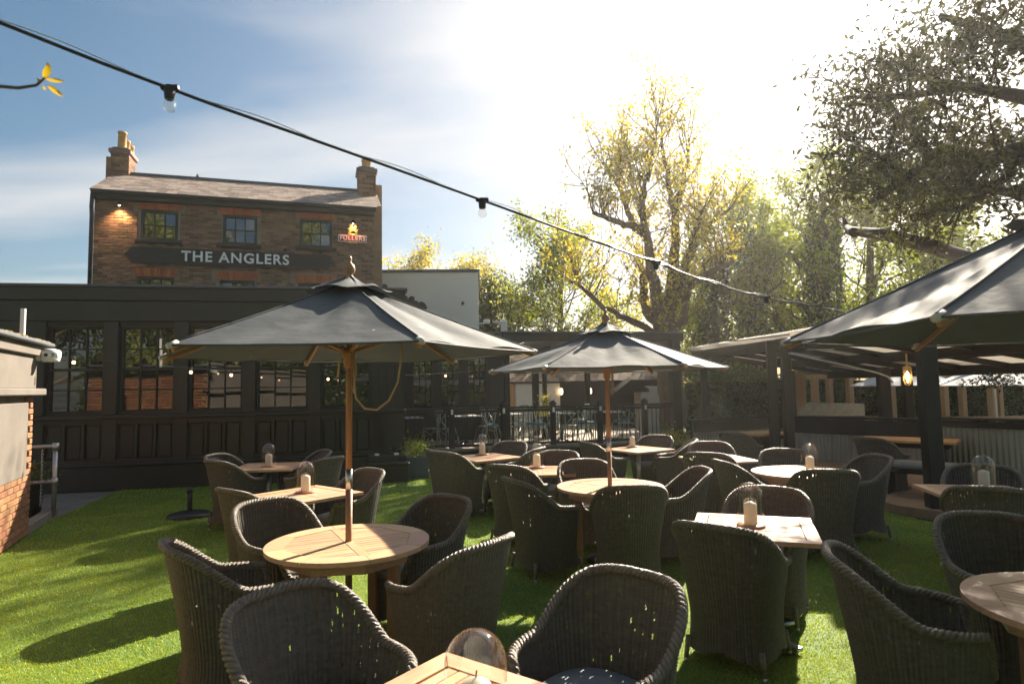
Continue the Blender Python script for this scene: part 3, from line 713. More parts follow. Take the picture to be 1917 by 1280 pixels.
perg = thing('deck_canopy', 'black timber canopy frame with heavy beams standing over the deck', 'pergola', (*dk(0), dz), DB)
for u, v, s in ((1.36, .12, .12), (5.72, .0, .24), (1.3, 3.6, .13), (2.25, 4.4, .13), (2.9, 3.4, .18), (3.5, 4.6, .13), (4.7, 3.9, .15)):
    part('post', MB().box((u, v, 1.28), (s, s, 2.56), 0, .008), 'black_timber', perg)
part('beam', MB().box((3.6, 0, 2.64), (4.72, .16, .2), 0, .01), 'black_timber', perg)
part('beam', MB().box((3.55, 4.2, 2.64), (4.72, .16, .22), 0, .01), 'black_timber', perg)
part('capping', MB().box((3.6, -.02, 2.76), (4.8, .26, .04), 0, .008), 'lead', perg)
for k in range(9): part('rafter', MB().box((1.4 + k * .55, 2.1, 2.66), (.07, 4.0, .14), 0, .006), 'black_timber', perg)

# tiled outbuilding behind the deck
tb = thing('tiled_outbuilding', 'low outbuilding with weathered tile roof, white garage door and black boarding', 'building', (-.5, 23.0, 0), R(4))
part('wall', MB().box((3.2, 1.6, 1.0), (6.6, 3.0, 2.0)), 'black_paint', tb)
part('white_wall', MB().box((.55, .05, 1.0), (1.3, .12, 2.0)), 'render_white', tb)
part('garage_door', MB().box((1.12, -.03, 1.02), (1.02, .06, 1.72), 0, .01), 'white_paint', tb)
part('door_post', MB().box((.45, -.05, 1.0), (.2, .1, 2.0), 0, .008), 'new_timber', tb)
part('side_door', MB().box((1.98, -.02, 1.0), (.52, .06, 1.9), 0, .01), 'white_paint', tb)
part('eaves_board', MB().box((3.2, -.12, 1.92), (6.9, .12, .12)), 'black_paint', tb)
trf = part('roof', MB().add([(-.2, -.2, 1.95), (6.7, -.2, 1.95), (6.7, 2.2, 3.35), (-.2, 2.2, 3.35), (6.7, 4.0, 1.95), (-.2, 4.0, 1.95)], [(0, 1, 2, 3), (3, 2, 4, 5)]), 'slate', tb)
ti = MB(); tq = Matrix.Rotation(math.atan2(1.4, 2.4) + .05, 3, 'X')
for r_ in range(14):
    u = -.2 + (.1 if r_ % 2 else 0)
    while u < 6.6:
        ti.box((u + .1, -.16 + r_ * .172, 1.985 + r_ * .1003 + random.uniform(0, .012)), (.19, .24, .015), 0, 0, tq); u += .2
part('roof_tiles', ti, 'slate_light', trf, kind='stuff')
for x in (2.28, 3.35):
    t = thing('bulkhead_lamp', 'lit oval wall lamp on the black boarded outbuilding', 'lamp', (-.5 + x, 23.0 + x * .07 - .05, 1.55), 0, 'lamps on the tiled outbuilding')
    part('lamp_glass', MB().lathe([(0, -.12), (.05, -.09), (.06, 0), (.05, .09), (0, .12)], 12, (0, -.06, 0)), 'bulb_lit', t, True); part('backplate', MB().box((0, .0, 0), (.12, .03, .28), 0, .01), 'black_metal', t)
t = thing('garden_shed', 'small white boxed shed with dark pitched roof beyond the deck', 'shed', (4.55, 22.2, 0), R(4))
part('wall', MB().box((.55, .5, .85), (1.1, 1.0, 1.7)), 'white_paint', t)
part('roof', MB().prism([(-.9, 1.55), (-.35, 1.95), (.25, 1.6), (.25, 1.5), (-.9, 1.5)], -1.0, .1), 'black_paint', t).rotation_euler = (R(90), 0, 0)

# bistro furniture on the deck
def bistro_chair():
    t = thing('bistro_chair', '', 'chair')
    part('seat', MB().lathe([(0, .435), (.18, .435), (.20, .445), (.20, .46), (.18, .465), (0, .465)], 16), 'bistro', t, True)
    for sx in (-1, 1):
        part('leg', MB().tube([(sx * .13, .14, .44), (sx * .17, .19, .2), (sx * .20, .23, 0)], .014, 6), 'bistro', t, True)
        part('leg', MB().tube([(sx * .20, -.26, 0), (sx * .165, -.19, .25), (sx * .155, -.17, .45), (sx * .175, -.21, .7), (sx * .19, -.24, .88)], .015, 6), 'bistro', t, True)
        part('cross_splat', MB().tube([(sx * .175, -.21, .82), (0, -.2, .66), (-sx * .155, -.18, .48)], .010, 6), 'bistro', t, True)
        part('brace', MB().tube([(sx * .15, .15, .42), (sx * .10, .02, .3), (sx * .155, -.16, .42)], .008, 5), 'bistro', t, True)
    part('top_rail', MB().tube([(-.195, -.24, .87), (-.1, -.275, .885), (.1, -.275, .885), (.195, -.24, .87)], .022, 6), 'bistro', t, True)
    return t
def bistro_table():
    t = thing('bistro_table', '', 'table')
    part('tabletop', MB().box((0, 0, .735), (.7, .7, .03), 0, .008), 'stone_top', t)
    part('column', MB().tube([(0, 0, .03), (0, 0, .72)], .03, 8), 'black_metal', t, True)
    for k in range(4): part('foot', MB().tube([(0, 0, .1), (.16 * math.cos(k * 1.571 + .78), .16 * math.sin(k * 1.571 + .78), .04), (.32 * math.cos(k * 1.571 + .78), .32 * math.sin(k * 1.571 + .78), .015)], .016, 6), 'black_metal', t, True)
    return t
bc, bt = bistro_chair(), bistro_table()
first_c = first_t = True
bspots = [(-1.0, .9, 'by the rear wing windows'), (.45, 1.0, 'behind the first railing post'), (1.75, 1.3, 'behind the second railing post'), (3.0, 1.1, 'behind the third railing post'), (4.3, 1.2, 'by the thick canopy post'), (1.9, 3.0, 'before the garage door'), (3.6, 3.2, 'before the black outbuilding')]
for i, (u, v, wh) in enumerate(bspots):
    p = dk(u, v); rz = DB + random.uniform(-.3, .3)
    lab = 'pale topped bistro table on deck ' + wh
    if first_t: bt.location = (p[0], p[1], dz); bt.rotation_euler = (0, 0, rz); bt['label'] = lab; bt['group'] = 'bistro tables on the deck'; first_t = False
    else: dup(bt, (p[0], p[1], dz), rz, lab, 'bistro tables on the deck')
    for k in range(4 if i in (2, 3, 4) else 2):
        a = rz + k * math.pi / (2 if i in (2, 3, 4) else 1) + random.uniform(-.25, .25) + .2; r1 = .58
        q = (p[0] + math.cos(a) * r1, p[1] + math.sin(a) * r1, dz); ra = a + math.pi / 2
        lab = 'sage green cross back bistro chair ' + wh + ', facing ' + (('the rear wing', 'the lawn', 'the canopy post', 'the tiled outbuilding')[k] if i in (2, 3, 4) else ('the rear wing', 'the canopy post')[k])
        if first_c: bc.location = q; bc.rotation_euler = (0, 0, ra); bc['label'] = lab; bc['group'] = 'bistro chairs ' + wh; c_ = bc; first_c = False
        else: c_ = dup(bc, q, ra, lab, 'bistro chairs ' + wh)
        if i in (2, 3, 4) and k % 2 == 0:
            o = part('seat_pad', MB().lathe([(0, 0), (.18, 0), (.19, .015), (.17, .035), (0, .035)], 16), 'teal_pad', None, True); o.location = (q[0], q[1], dz + .466)
            tag(o, 'teal seat pad on the bistro chair ' + wh + ', facing ' + ('the rear wing', '', 'the canopy post')[k], 'cushion', 'teal pads on bistro chairs')

# ------------------------------------------------------------------ woven armchair
def plan(t, z):
    z = np.asarray(z, float); fl = .028 * (np.clip(.30 - z, 0, 1) / .3) ** 1.6
    hw = .258 + .078 * smooth((z - .22) / .68) + fl; yb = .25 + .118 * np.clip((z - .25) / .65, 0, 2) ** 1.25 + fl; yf = .275 + fl + .02 * np.clip((z - .3) / .3, 0, 1)
    c, s = np.cos(t), np.sin(t); e = 2 / 2.75
    ux = np.sign(c) * np.abs(c) ** e; uy = np.sign(s) * np.abs(s) ** e
    return hw * ux, np.where(uy < 0, yb, yf) * uy, ux, uy
def rim_h(ux, uy):
    q = (uy + 1) / 2
    h = .885 - .24 * smooth((q - .03) / .50) - .02 * np.clip((q - .5) / .4, 0, 1) - .20 * smooth((q - .90) / .085)
    return h - .05 * np.abs(ux) ** 3.0 * (1 - smooth(q / .45))
def chair_shell():
    stakes, sub, NV = 88, 6, 104; NU = stakes * sub
    tt = np.linspace(0, 2 * math.pi, 4001); x, y, _, _ = plan(tt, np.full(4001, .5)); L = np.concatenate([[0], np.cumsum(np.hypot(np.diff(x), np.diff(y)))])
    t = np.interp(np.linspace(0, L[-1], NU, endpoint=False), L, tt)
    _, _, ux, uy = plan(t, np.full(NU, .5)); H = rim_h(ux, uy) - .008
    zb = .085 + .05 * (1 - np.clip(np.abs(np.abs(ux * uy)) / .55, 0, 1) ** .6)
    v = np.linspace(0, 1, NV)[None, :]; Z = zb[:, None] + (H - zb)[:, None] * v
    T = np.repeat(t[:, None], NV, 1); X, Y, _, _ = plan(T, Z)
    dx = np.roll(X, -1, 0) - np.roll(X, 1, 0); dy = np.roll(Y, -1, 0) - np.roll(Y, 1, 0); ln_ = np.hypot(dx, dy) + 1e-9; nx, ny = dy / ln_, -dx / ln_
    k = np.arange(NU); ph = (k % sub) / sub; si = k // sub; row = np.arange(NV)
    rib = .0075 * np.abs(np.sin(math.pi * ph))[:, None]
    wv = .0026 * np.sin(math.pi * ph)[:, None] * np.where(((si[:, None] + row[None, :]) % 2) == 0, 1, -1) + .0018 * np.where(row[None, :] % 2 == 0, 1, -1)
    off = rib + wv - .004
    V = np.stack([X + nx * off, Y + ny * off, Z], -1).reshape(-1, 3)
    r2 = np.random.default_rng(4); hole = np.zeros((NU, NV), bool)
    dens = np.clip((Z - .42) / .2, 0, 1) * np.where(uy < .2, 1, .25)[:, None]
    for s_ in range(stakes):
        for j in range(NV - 4):
            if r2.random() < .06 * dens[s_ * sub, j] * (1.8 if (s_ * 7 + j // 17) % 3 == 0 else .5):
                ln2 = r2.integers(1, 4); hole[s_ * sub - (j % 2), j:j + ln2] = True
    return grid_mesh('woven_shell', V, NU, NV, True, lambda I, J: ~hole[I, J])
def chair_rim():
    n = 760; tt = np.linspace(0, 2 * math.pi, 6001); _, _, ux, uy = plan(tt, np.full(6001, .5)); H = rim_h(ux, uy); x, y, _, _ = plan(tt, H)
    Pp = np.stack([x, y, H], 1); L = np.concatenate([[0], np.cumsum(np.linalg.norm(np.diff(Pp, axis=0), axis=1))])
    s = np.linspace(0, L[-1], n, endpoint=False); Q = np.stack([np.interp(s, L, Pp[:, k]) for k in range(3)], 1)
    T = np.roll(Q, -1, 0) - np.roll(Q, 1, 0); T /= np.linalg.norm(T, axis=1)[:, None]
    ref = np.array([0, 0, 1.0]); A = np.cross(T, ref[None]); ln_ = np.linalg.norm(A, axis=1)[:, None]; A = A / (ln_ + 1e-6); B = np.cross(A, T)
    turns = round(L[-1] / .075); mb = MB()
    for k in range(3):
        ph = 2 * math.pi * (turns * s / L[-1] + k / 3)
        C_ = Q + .0125 * (np.cos(ph)[:, None] * A + np.sin(ph)[:, None] * B)
        mb.tube(C_, .0115, 6, False, True)
    return mb
def make_chair():
    t = thing('wicker_armchair', '', 'chair')
    link('woven_shell', chair_shell(), 'wicker', t)
    part('braided_rim', chair_rim(), 'wicker_rim', t, True)
    tt = np.linspace(0, 2 * math.pi, 48, endpoint=False); cv = []
    prof = [(.86, .395), (.93, .41), (.94, .435), (.92, .46), (.86, .475), (.5, .482), (.02, .485)]
    for sc_f, z in prof:
        x, y, _, _ = plan(tt, np.full(48, .43)); cv.append(np.stack([x * sc_f, y * sc_f, np.full(48, z)], 1))
    V = np.stack(cv, 1).reshape(-1, 3); link('seat_cushion', grid_mesh('seat_cushion', V, 48, len(prof), True), 'cushion', t)
    for sx in (-1, 1):
        for y in (-.235, .255):
            l = part('leg', MB().tube([(sx * .225, y * .93, .16), (sx * .242, y * 1.0, .03)], [.019, .014], 8), 'wicker_rim', t, True)
            part('foot', MB().tube([(sx * .242, y, .03), (sx * .244, y * 1.01, .0)], .012, 8), 'steel', l, True)
    return t
T_PX = dict(R1=(653, 1012), R2=(1142, 908.7), R3=(1500, 882), T1=(503, 872), T2=(570, 924), Te=(908, 855), Tf=(1010, 880), Th=(1195, 840), T5=(1410, 985), Tk=(1835, 920), Tm=(1345, 858), S1=(1425, 818), S2=(1700, 832))
TW = {k: at_z(*v, .74)[:2] for k, v in T_PX.items()}
TW['R4'] = np.array([2.58, 2.80]); TW['Td'] = np.array([-.185, 1.90])
TN = dict(R1='corded parasol table', R2='railing parasol table', R3='round cloche table', R4='round table by shelter',
          T1='square table by panelled wall', T2='square table behind corded parasol', Te='grey planter table', Tf='square table behind railing parasol',
          Th='yellow planter table', T5='sunlit square table', Td='largest cloche table', Tk='shaded square table', Tm='square table near twin posts', S1='shelter table behind twin posts', S2='shelter table under cage lamp')
CH = [('R1', 492, 937, 'its back to the panelled wall'), ('R1', 845, 931, 'its back to the deck'), ('R1', 312, 1024, 'its back to the outbuilding'), ('R1', 925, 1014, 'its back to the square table with largest cloche'),
      ('Td', 510, 1107, 'its back to the outbuilding'), ('Td', 1190, 1072, 'its back to the deck'), ('T5', 1335, 982, 'facing the shelter'), ('T5', 1440, 914, 'its back to the shelter'),
      ('R4', 1550, 1030, 'its back to the lawn'), ('R4', 1840, 962, 'its back to the corrugated wall'), ('Tk', 1860, 912, 'facing the corrugated wall'), ('Tk', 1840, 872, 'its back to the corrugated wall'),
      ('R3', 1465, 848, 'its back to the deck'), ('R3', 1553, 881, 'facing the shelter'), ('R3', 1650, 856, 'its back to the shelter'), ('R3', 1348, 864, 'its back to the brick house'),
      ('S2', 1622, 820, 'its back to the lawn'), ('R2', 955, 898, 'its back to the panelled wall'), ('R2', 1190, 912, 'facing the deck'), ('R2', 1322, 880, 'its back to the shelter'), ('R2', 1085, 868, 'its back to the deck'),
      ('Tf', 940, 872, 'its back to the lawn'), ('Tf', 1047, 850, 'its back to the deck'), ('Te', 800, 842, 'its back to the planter'), ('Te', 828, 847, 'its back to the lawn'), ('Te', 963, 832, 'its back to the deck'), ('Te', 1012, 839, 'its back to the railing parasol'),
      ('Th', 1092, 828, 'its back to the brick house'), ('Th', 1232, 820, 'its back to the deck'), ('Th', 1303, 824, 'its back to the shelter'), ('Tm', 1328, 829, 'its back to the deck'), ('Tm', 1322, 848, 'facing the deck'), ('S1', 1370, 810, 'its back to the lawn'),
      ('T1', 400, 851, 'its back to the handrail'), ('T1', 398, 862, 'its back to the lone parasol base'), ('T1', 613, 848, 'facing the handrail'), ('T1', 624, 857, 'facing the lone parasol base'), ('T2', 425, 909, 'its back to the outbuilding'), ('T2', 700, 879, 'its back to the deck')]
proto = make_chair(); first = True
for key, x, y, wh in CH:
    B = at_z(x, y, .885)[:2]; tw = TW[key] if key != 'Td' else np.array([-.16, 2.14]); mind = {'R': .97, 'T': .80, 'S': .9}[key[0]]
    rd = B / np.linalg.norm(B)
    for _ in range(60):
        if np.linalg.norm(B - tw) >= mind: break
        B = B + (rd if B[1] > tw[1] - .1 else -rd) * .015
    f = tw - B; f = f / np.linalg.norm(f); az = math.atan2(f[0], f[1]) + random.uniform(-.06, .06)
    loc = (B[0] + f[0] * .355, B[1] + f[1] * .355, .0)
    lab = 'dark wicker armchair at ' + TN[key] + ', ' + wh
    lab = ' '.join(lab.split())
    if first: proto.location = loc; proto.rotation_euler = (0, 0, -az); proto['label'] = lab; proto['group'] = 'wicker armchairs around the garden tables'; first = False
    else: dup(proto, loc, -az, lab, 'wicker armchairs around the garden tables')

# ------------------------------------------------------------------ tables
def clip(poly, a, b, c):                      # keep a*x+b*y<=c
    outp = []
    for i in range(len(poly)):
        p, q = poly[i], poly[(i + 1) % len(poly)]; dp = a * p[0] + b * p[1] - c; dq = a * q[0] + b * q[1] - c
        if dp <= 0: outp.append(p)
        if dp * dq < 0: t = dp / (dp - dq); outp.append((p[0] + t * (q[0] - p[0]), p[1] + t * (q[1] - p[1])))
    return outp
ZT, TH = .74, .028
def round_table():
    t = thing('round_table', '', 'table'); Rr = .53; ri = .425; n = 8
    for k in range(n):
        a0 = 2 * math.pi * k / n + .004; a1 = 2 * math.pi * (k + 1) / n - .004
        poly = [(Rr * math.cos(a), Rr * math.sin(a)) for a in np.linspace(a0, a1, 9)] + [(ri * math.cos(a1), ri * math.sin(a1)), (ri * math.cos(a0), ri * math.sin(a0))]
        part('rim_board', MB().prism(poly, ZT - TH, ZT), 'teak', t)
    oc = [((ri - .004) * math.cos(2 * math.pi * k / n), (ri - .004) * math.sin(2 * math.pi * k / n)) for k in range(n)]
    bw = .062
    part('cross_board', MB().prism([(-.03, 0.0)] and clip(clip(oc, 1, 0, bw / 2), -1, 0, bw / 2), ZT - TH, ZT - .0005), 'teak_x', t)
    y = -.42
    while y < .40:
        for sg in (-1, 1):
            pl = clip(clip(oc, 0, 1, y + .048), 0, -1, -y); pl = clip(pl, -sg, 0, -(bw / 2 + .003))
            if len(pl) > 2: part('slat', MB().prism(pl, ZT - TH + .004, ZT - .002 - random.uniform(0, .0015)), 'teak', t)
        y += .0545
    part('apron', MB().lathe([(.40, ZT - TH - .085), (.42, ZT - TH - .085), (.42, ZT - TH + .002), (.40, ZT - TH + .002), (.40, ZT - TH - .085)], 8), 'teak', t)
    for k in range(4):
        a = math.pi / 4 + k * math.pi / 2
        part('leg', MB().box((.33 * math.cos(a), .33 * math.sin(a), (ZT - TH) / 2), (.07, .07, ZT - TH - .001), a, .008), 'pole_wood', t)
    return t
def square_table():
    t = thing('square_table', '', 'table'); h = .40; b = .085
    for k in range(4):
        a = k * math.pi / 2; c_, s_ = math.cos(a), math.sin(a)
        poly = [(-h + .002, -h), (h - .002, -h), (h - b - .002, -h + b), (-h + b + .002, -h + b)]
        part('frame_board', MB().prism([(x * c_ - y * s_, x * s_ + y * c_) for x, y in poly], ZT - TH, ZT), 'teak' if k % 2 == 0 else 'teak_x', t)
    i_ = h - b - .004; part('cross_board', MB().box((0, 0, ZT - TH / 2 - .001), (.055, 2 * i_, TH - .003), 0, .002), 'teak_x', t)
    n = 12; w_ = 2 * i_ / n
    for k in range(n):
        for sg in (-1, 1):
            part('slat', MB().box((sg * (.0285 + i_) / 2, -i_ + w_ * (k + .5), ZT - TH / 2 - random.uniform(.001, .003)), (i_ - .031, w_ - .006, TH - .003), 0, .002), 'teak', t)
    part('column', MB().tube([(0, 0, .05), (0, 0, ZT - TH - .012)], .034, 14), 'steel', t, True)
    part('top_plate', MB().box((0, 0, ZT - TH - .009), (.34, .34, .014)), 'steel', t)
    for k in range(4):
        a = k * math.pi / 2 + .78; c_, s_ = math.cos(a), math.sin(a)
        part('foot', MB().bar((.0, 0, .05), (.36 * c_, .36 * s_, .032), .05, .028, .008), 'steel', t)
    return t
rt, st = round_table(), square_table()
TAB = [('R1', 'round slatted teak table under the parasol with a hanging cord', R(28)), ('R2', 'round slatted teak table under the parasol before the deck railing', R(50)), ('R3', 'round teak table with a glass cloche and no parasol', R(65)), ('R4', 'round teak table beneath the big parasol by the shelter', R(-50)),
       ('T1', 'square teak table nearest the black panelled wall, lit from behind', R(5)), ('T2', 'square teak table between panelled wall and corded parasol', R(51)), ('Te', 'square teak table beside the grey planter by the deck', R(37)), ('Tf', 'small looking square teak table behind the railing parasol table', R(0)),
       ('Th', 'square teak table beside the yellow green planter by the deck', R(33)), ('T5', 'sunlit square teak table with metal cross foot showing', R(-20)), ('Td', 'square teak table carrying the largest glass cloche', R(53.8)), ('Tk', 'shaded square teak table by the corrugated wall', R(-12)), ('Tm', 'square teak table hidden among chairs near the twin posts', R(8))]
used = {}
for key, lab, rz in TAB:
    src = rt if key[0] == 'R' else st; g = 'round teak tables' if key[0] == 'R' else 'square teak tables'
    loc = (*TW[key], 0)
    if key[0] not in used: used[key[0]] = 1; src.location = loc; src.rotation_euler = (0, 0, rz); src['label'] = lab; src['group'] = g
    else: dup(src, loc, rz, lab, g)

# ------------------------------------------------------------------ candle cloches
def cloche():
    t = thing('candle_cloche', '', 'lantern')
    part('base_dish', MB().lathe([(0, 0), (.094, 0), (.099, .006), (.094, .013), (.0, .012)], 28), 'copper', t, True)
    pr = [(.088, .013), (.090, .05), (.090, .20)] + [(.090 * math.cos(a), .21 + .095 * math.sin(a)) for a in np.linspace(.05, 1.56, 9)]
    pr2 = [(max(r - .003, 0), z - (.003 if i > 2 else 0)) for i, (r, z) in enumerate(pr)][::-1]
    part('glass_dome', MB().lathe(pr, 32), 'dome_glass', t, True)
    c_ = part('candle', MB().lathe([(0, .013), (.044, .013), (.045, .02), (.044, .150), (.040, .156), (.012, .170), (0, .172)], 22), 'candle', t, True)
    part('wick', MB().tube([(0, 0, .168), (.001, 0, .18), (.003, 0, .192)], .0025, 5), 'wick', c_)
    return t
cl = cloche(); first = True
for key, x, y, lab in (('T1', 503, 873, 'glass cloche with cream candle on the panelled wall table'), ('T2', 572, 921, 'glass cloche with cream candle on the table beside corded parasol'), ('Te', 903, 851, 'glass cloche with cream candle on the grey planter table'), ('Tf', 1005, 875, 'glass cloche with cream candle on the small looking square table'), ('Th', 1184, 836, 'glass cloche with cream candle on the yellow green planter table'),
                       ('T5', 1406, 984, 'glass cloche with warm sunlit candle on the sunlit square table'), ('Td', 885, 1302, 'large looking glass cloche, only its candle top showing inside'), ('R3', 1517, 882, 'glass cloche with cream candle on a round table'), ('Tk', 1843, 914, 'glass cloche with cream candle on the shaded table')):
    p = at_z(x, y, ZT + .001) if key != 'Td' else np.array([-.12, 1.857, ZT + .001])
    if first: cl.location = p; cl['label'] = lab; cl['group'] = 'candle cloches on the tables'; first = False
    else: dup(cl, p, random.uniform(0, 6), lab, 'candle cloches on the tables')

# ------------------------------------------------------------------ parasols
def panel_mesh(R1, zt, zr, a0, a1, sag, seed, r_in=.05, flap=.0, wr=.011, nu=30, nv=24):
    r3 = np.random.default_rng(seed); V = np.zeros((nu, nv, 3)); ph = r3.uniform(0, 6.28, 8); fq = r3.uniform(3, 11, 8); fr = r3.uniform(.5, 3, 8)
    pa = np.array([math.cos(a0), math.sin(a0)]); pb = np.array([math.cos(a1), math.sin(a1)])
    for i in range(nu):
        t = i / (nu - 1)
        for j in range(nv):
            s = j / (nv - 1); r = r_in + (R1 - r_in) * s
            xy = (pa * (1 - t) + pb * t) * r
            hem = 1 - .02 * math.sin(math.pi * t) * s
            z = zt + (zr - zt) * ((r - r_in) / (R1 - r_in)) - sag * math.sin(math.pi * t) * math.sin(math.pi * min(1, s * .8 + .1)) - .012 * math.sin(math.pi * s)
            wob = sum(math.sin(fq[k] * t + fr[k] * s * 3 + ph[k]) for k in range(8)) * wr * .35 * math.sin(math.pi * t) ** .5 + wr * .55 * math.sin(t * 23 + ph[0]) * math.sin(math.pi * t) * s * s * (1 - s) * 3.2 + wr * .4 * math.sin(t * 9 + s * 14 + ph[1]) * math.sin(math.pi * t) * (1 - s)
            V[i, j] = (xy[0] * hem, xy[1] * hem, z + wob + flap * s * s)
    return grid_mesh('panel', V.reshape(-1, 3), nu, nv)
def parasol(cx, cy, R1, zr, zt, ang, label, cord=False, colr='canopy', seed=0, base=True, light=False, ztab=ZT):
    t = thing('parasol', label, 'parasol', (cx, cy, 0), R(ang), 'parasols with wooden poles')
    can = link('canopy', panel_mesh(R1, zt, zr, 0, math.pi / 3, .022, seed + 1), colr, t)
    for k in range(1, 6): link('panel', panel_mesh(R1, zt, zr, k * math.pi / 3, (k + 1) * math.pi / 3, .022, seed + 1 + k), colr, can)
    hem = MB(); ring = [(R1 * math.cos(k * math.pi / 3), R1 * math.sin(k * math.pi / 3), zr) for k in range(7)]
    for k in range(6):
        a, b = np.array(ring[k]), np.array(ring[k + 1]); pts = [a + (b - a) * q for q in np.linspace(0, 1, 9)]
        pts = [np.array([p[0] * (1 - .02 * math.sin(math.pi * q)), p[1] * (1 - .02 * math.sin(math.pi * q)), p[2] - .006 - .006 * math.sin(math.pi * q)]) for p, q in zip(pts, np.linspace(0, 1, 9))]
        hem.tube(pts, .006, 5)
    part('hem', hem, colr, can)
    for k in range(6):
        c_, s_ = math.cos(k * math.pi / 3), math.sin(k * math.pi / 3)
        part('seam', MB().tube([((.05 + (R1 - .05) * q) * c_, (.05 + (R1 - .05) * q) * s_, zt + (zr - zt) * q - .012 * math.sin(math.pi * q) + .0035) for q in np.linspace(0, 1, 9)], .0055, 5), colr, can, True)
    for k in range(6): 
        o = link('vent_flap', panel_mesh(.30, zt + .045, zt - .085, k * math.pi / 3, (k + 1) * math.pi / 3, -.018, seed + 20 + k, .03, .03, .012, 10, 8), colr, can)
    if light:
        part('pole', MB().tube([(0, 0, 0), (0, 0, zt + .03)], .02, 10), 'white_paint', t, True)
    else:
        part('pole', MB().tube([(0, 0, .12), (0, 0, ztab + .34)], .0225, 16), 'pole_wood', t, True)
        part('ferrule', MB().tube([(0, 0, ztab + .34), (0, 0, ztab + .47)], .0235, 16), 'steel', t, True)
        part('upper_pole', MB().tube([(0, 0, ztab + .47), (0, 0, zt + .03)], .0215, 16), 'pole_wood', t, True)
    hz = zr + .02
    part('hub', MB().lathe([(.02, -.10), (.036, -.09), (.036, -.03), (.05, -.02), (.05, .03), (.03, .04), (.02, .04)], 16, (0, 0, hz - .02)), 'pole_wood', t, True)
    part('finial', MB().lathe([(.0, .20), (.012, .195), (.019, .175), (.012, .155), (.016, .15), (.035, .13), (.042, .105), (.034, .08), (.02, .065), (.028, .055), (.028, .035), (.0, .03)], 18, (0, 0, zt)), 'pole_wood' if not light else 'white_paint', t, True)
    for k in range(6):
        a = k * math.pi / 3; c_, s_ = math.cos(a), math.sin(a); d3 = .028
        p0 = (.05 * c_, .05 * s_, zt - .05); p1 = (R1 * .985 * c_, R1 * .985 * s_, zr - .030); m_ = (R1 * .5 * c_, R1 * .5 * s_, (zt + zr) / 2 - .052)
        rb = part('rib', MB().bar(p0, p1, .020, .026, .003), 'pole_wood', t)
        part('strut', MB().bar((.05 * c_, .05 * s_, hz), m_, .018, .022, .003), 'pole_wood', rb)
        part('rib_tip', MB().tube([(R1 * .965 * c_, R1 * .965 * s_, zr + .004), (R1 * 1.006 * c_, R1 * 1.006 * s_, zr - .012)], [.021, .015], 10), 'tip', rb, True)
    if cord:
        b = R(-ang); q = lambda x, y, z: (x * math.cos(b) - y * math.sin(b), x * math.sin(b) + y * math.cos(b), z)
        part('cord', MB().tube([q(*p) for p in ((.04, -.05, zr + .02), (.05, -.06, zr - .2), (.06, -.06, zr - .3), (.12, -.06, zr - .37), (.2, -.06, zr - .38), (.28, -.06, zr - .32), (.34, -.06, zr - .2), (.36, -.05, zr - .05), (.36, -.04, zr + .12))], .007, 7), 'cord', t, True)
        part('cord', MB().tube([q(*p) for p in ((-.03, -.05, zr + .04), (-.05, -.06, zr - .05), (-.06, -.06, zr - .16))], .007, 7), 'cord', t, True)
        part('cord', MB().tube([q(*p) for p in ((.03, -.04, zr + .04), (.06, -.05, zr - .1), (.045, -.055, zr - .25), (.05, -.055, zr - .27))], .007, 7), 'cord', t, True)
    elif not light:
        part('cord', MB().tube([(.04, -.02, zr + .05), (.06, -.03, zr - .1), (.05, -.03, zr - .26), (.08, -.03, zr - .16), (.09, -.02, zr + .02)], .006, 6), 'cord', t, True)
    if base: part('base', MB().lathe([(0, 0), (.25, 0), (.25, .03), (.2, .05), (.06, .07), (.035, .08), (.035, .3), (.024, .3), (.024, .12)], 28), 'black_metal', t, True)
    return t
parasol(TW['R1'][0], TW['R1'][1], 1.27, 1.985, 2.46, 1, 'charcoal parasol with a looped cord hanging from its hub', True, seed=0)
parasol(TW['R2'][0], TW['R2'][1], 1.20, 1.905, 2.32, 55, 'smaller looking charcoal parasol standing before the deck railing', seed=40)
parasol(TW['R4'][0] + .03, TW['R4'][1], 1.29, 1.965, 2.52, 29, 'charcoal parasol reaching across the front of the corrugated shelter', seed=80)
lb = at_z(355, 966, 0)
t = thing('parasol_stand', 'empty black parasol base standing alone on the turf', 'parasol stand', (lb[0], lb[1], .0))
part('disc', MB().lathe([(0, 0), (.285, 0), (.29, .025), (.25, .05), (.14, .075), (.05, .085), (0, .085)], 36), 'black_metal', t, True)
part('tube', MB().tube([(0, 0, .07), (0, 0, .36)], .034, 16), 'black_metal', t, True)
part('collar', MB().tube([(0, 0, .33), (0, 0, .385)], .042, 16), 'black_metal', t, True)

# ------------------------------------------------------------------ corrugated shelter
sh = thing('shelter', 'open black timber shelter with pale corrugated sheet roof on stout posts', 'shelter', (0, 0, 0))
fl_p = [(4.72, 15.6), (4.80, 11.0), (5.02, 8.35), (5.50, 7.55), (7.6, 8.4), (9.8, 12.5), (7.2, 15.8)]
o = part('floor', MB().prism(fl_p, -.01, .11), 'decking', sh)
PT = [(4.62, 11.15, .155), (4.86, 11.12, .155), (5.40, 8.15, .19), (4.7, 15.4, .16), (6.3, 14.2, .16), (7.45, 12.6, .2), (7.8, 12.4, .16), (8.9, 10.6, .18)]
FZ, BZ = 2.50, 1.92
for x, y, s_ in PT: part('post', MB().box((x, y, (FZ if x < 6 else BZ + .10) / 2), (s_, s_, (FZ if x < 6 else BZ + .10) - .02), R(-8), .01), 'black_timber', sh)
fa_, fb_ = np.array([4.58, 16.0]), np.array([5.52, 7.2]); bk = np.array([4.2, 1.2])
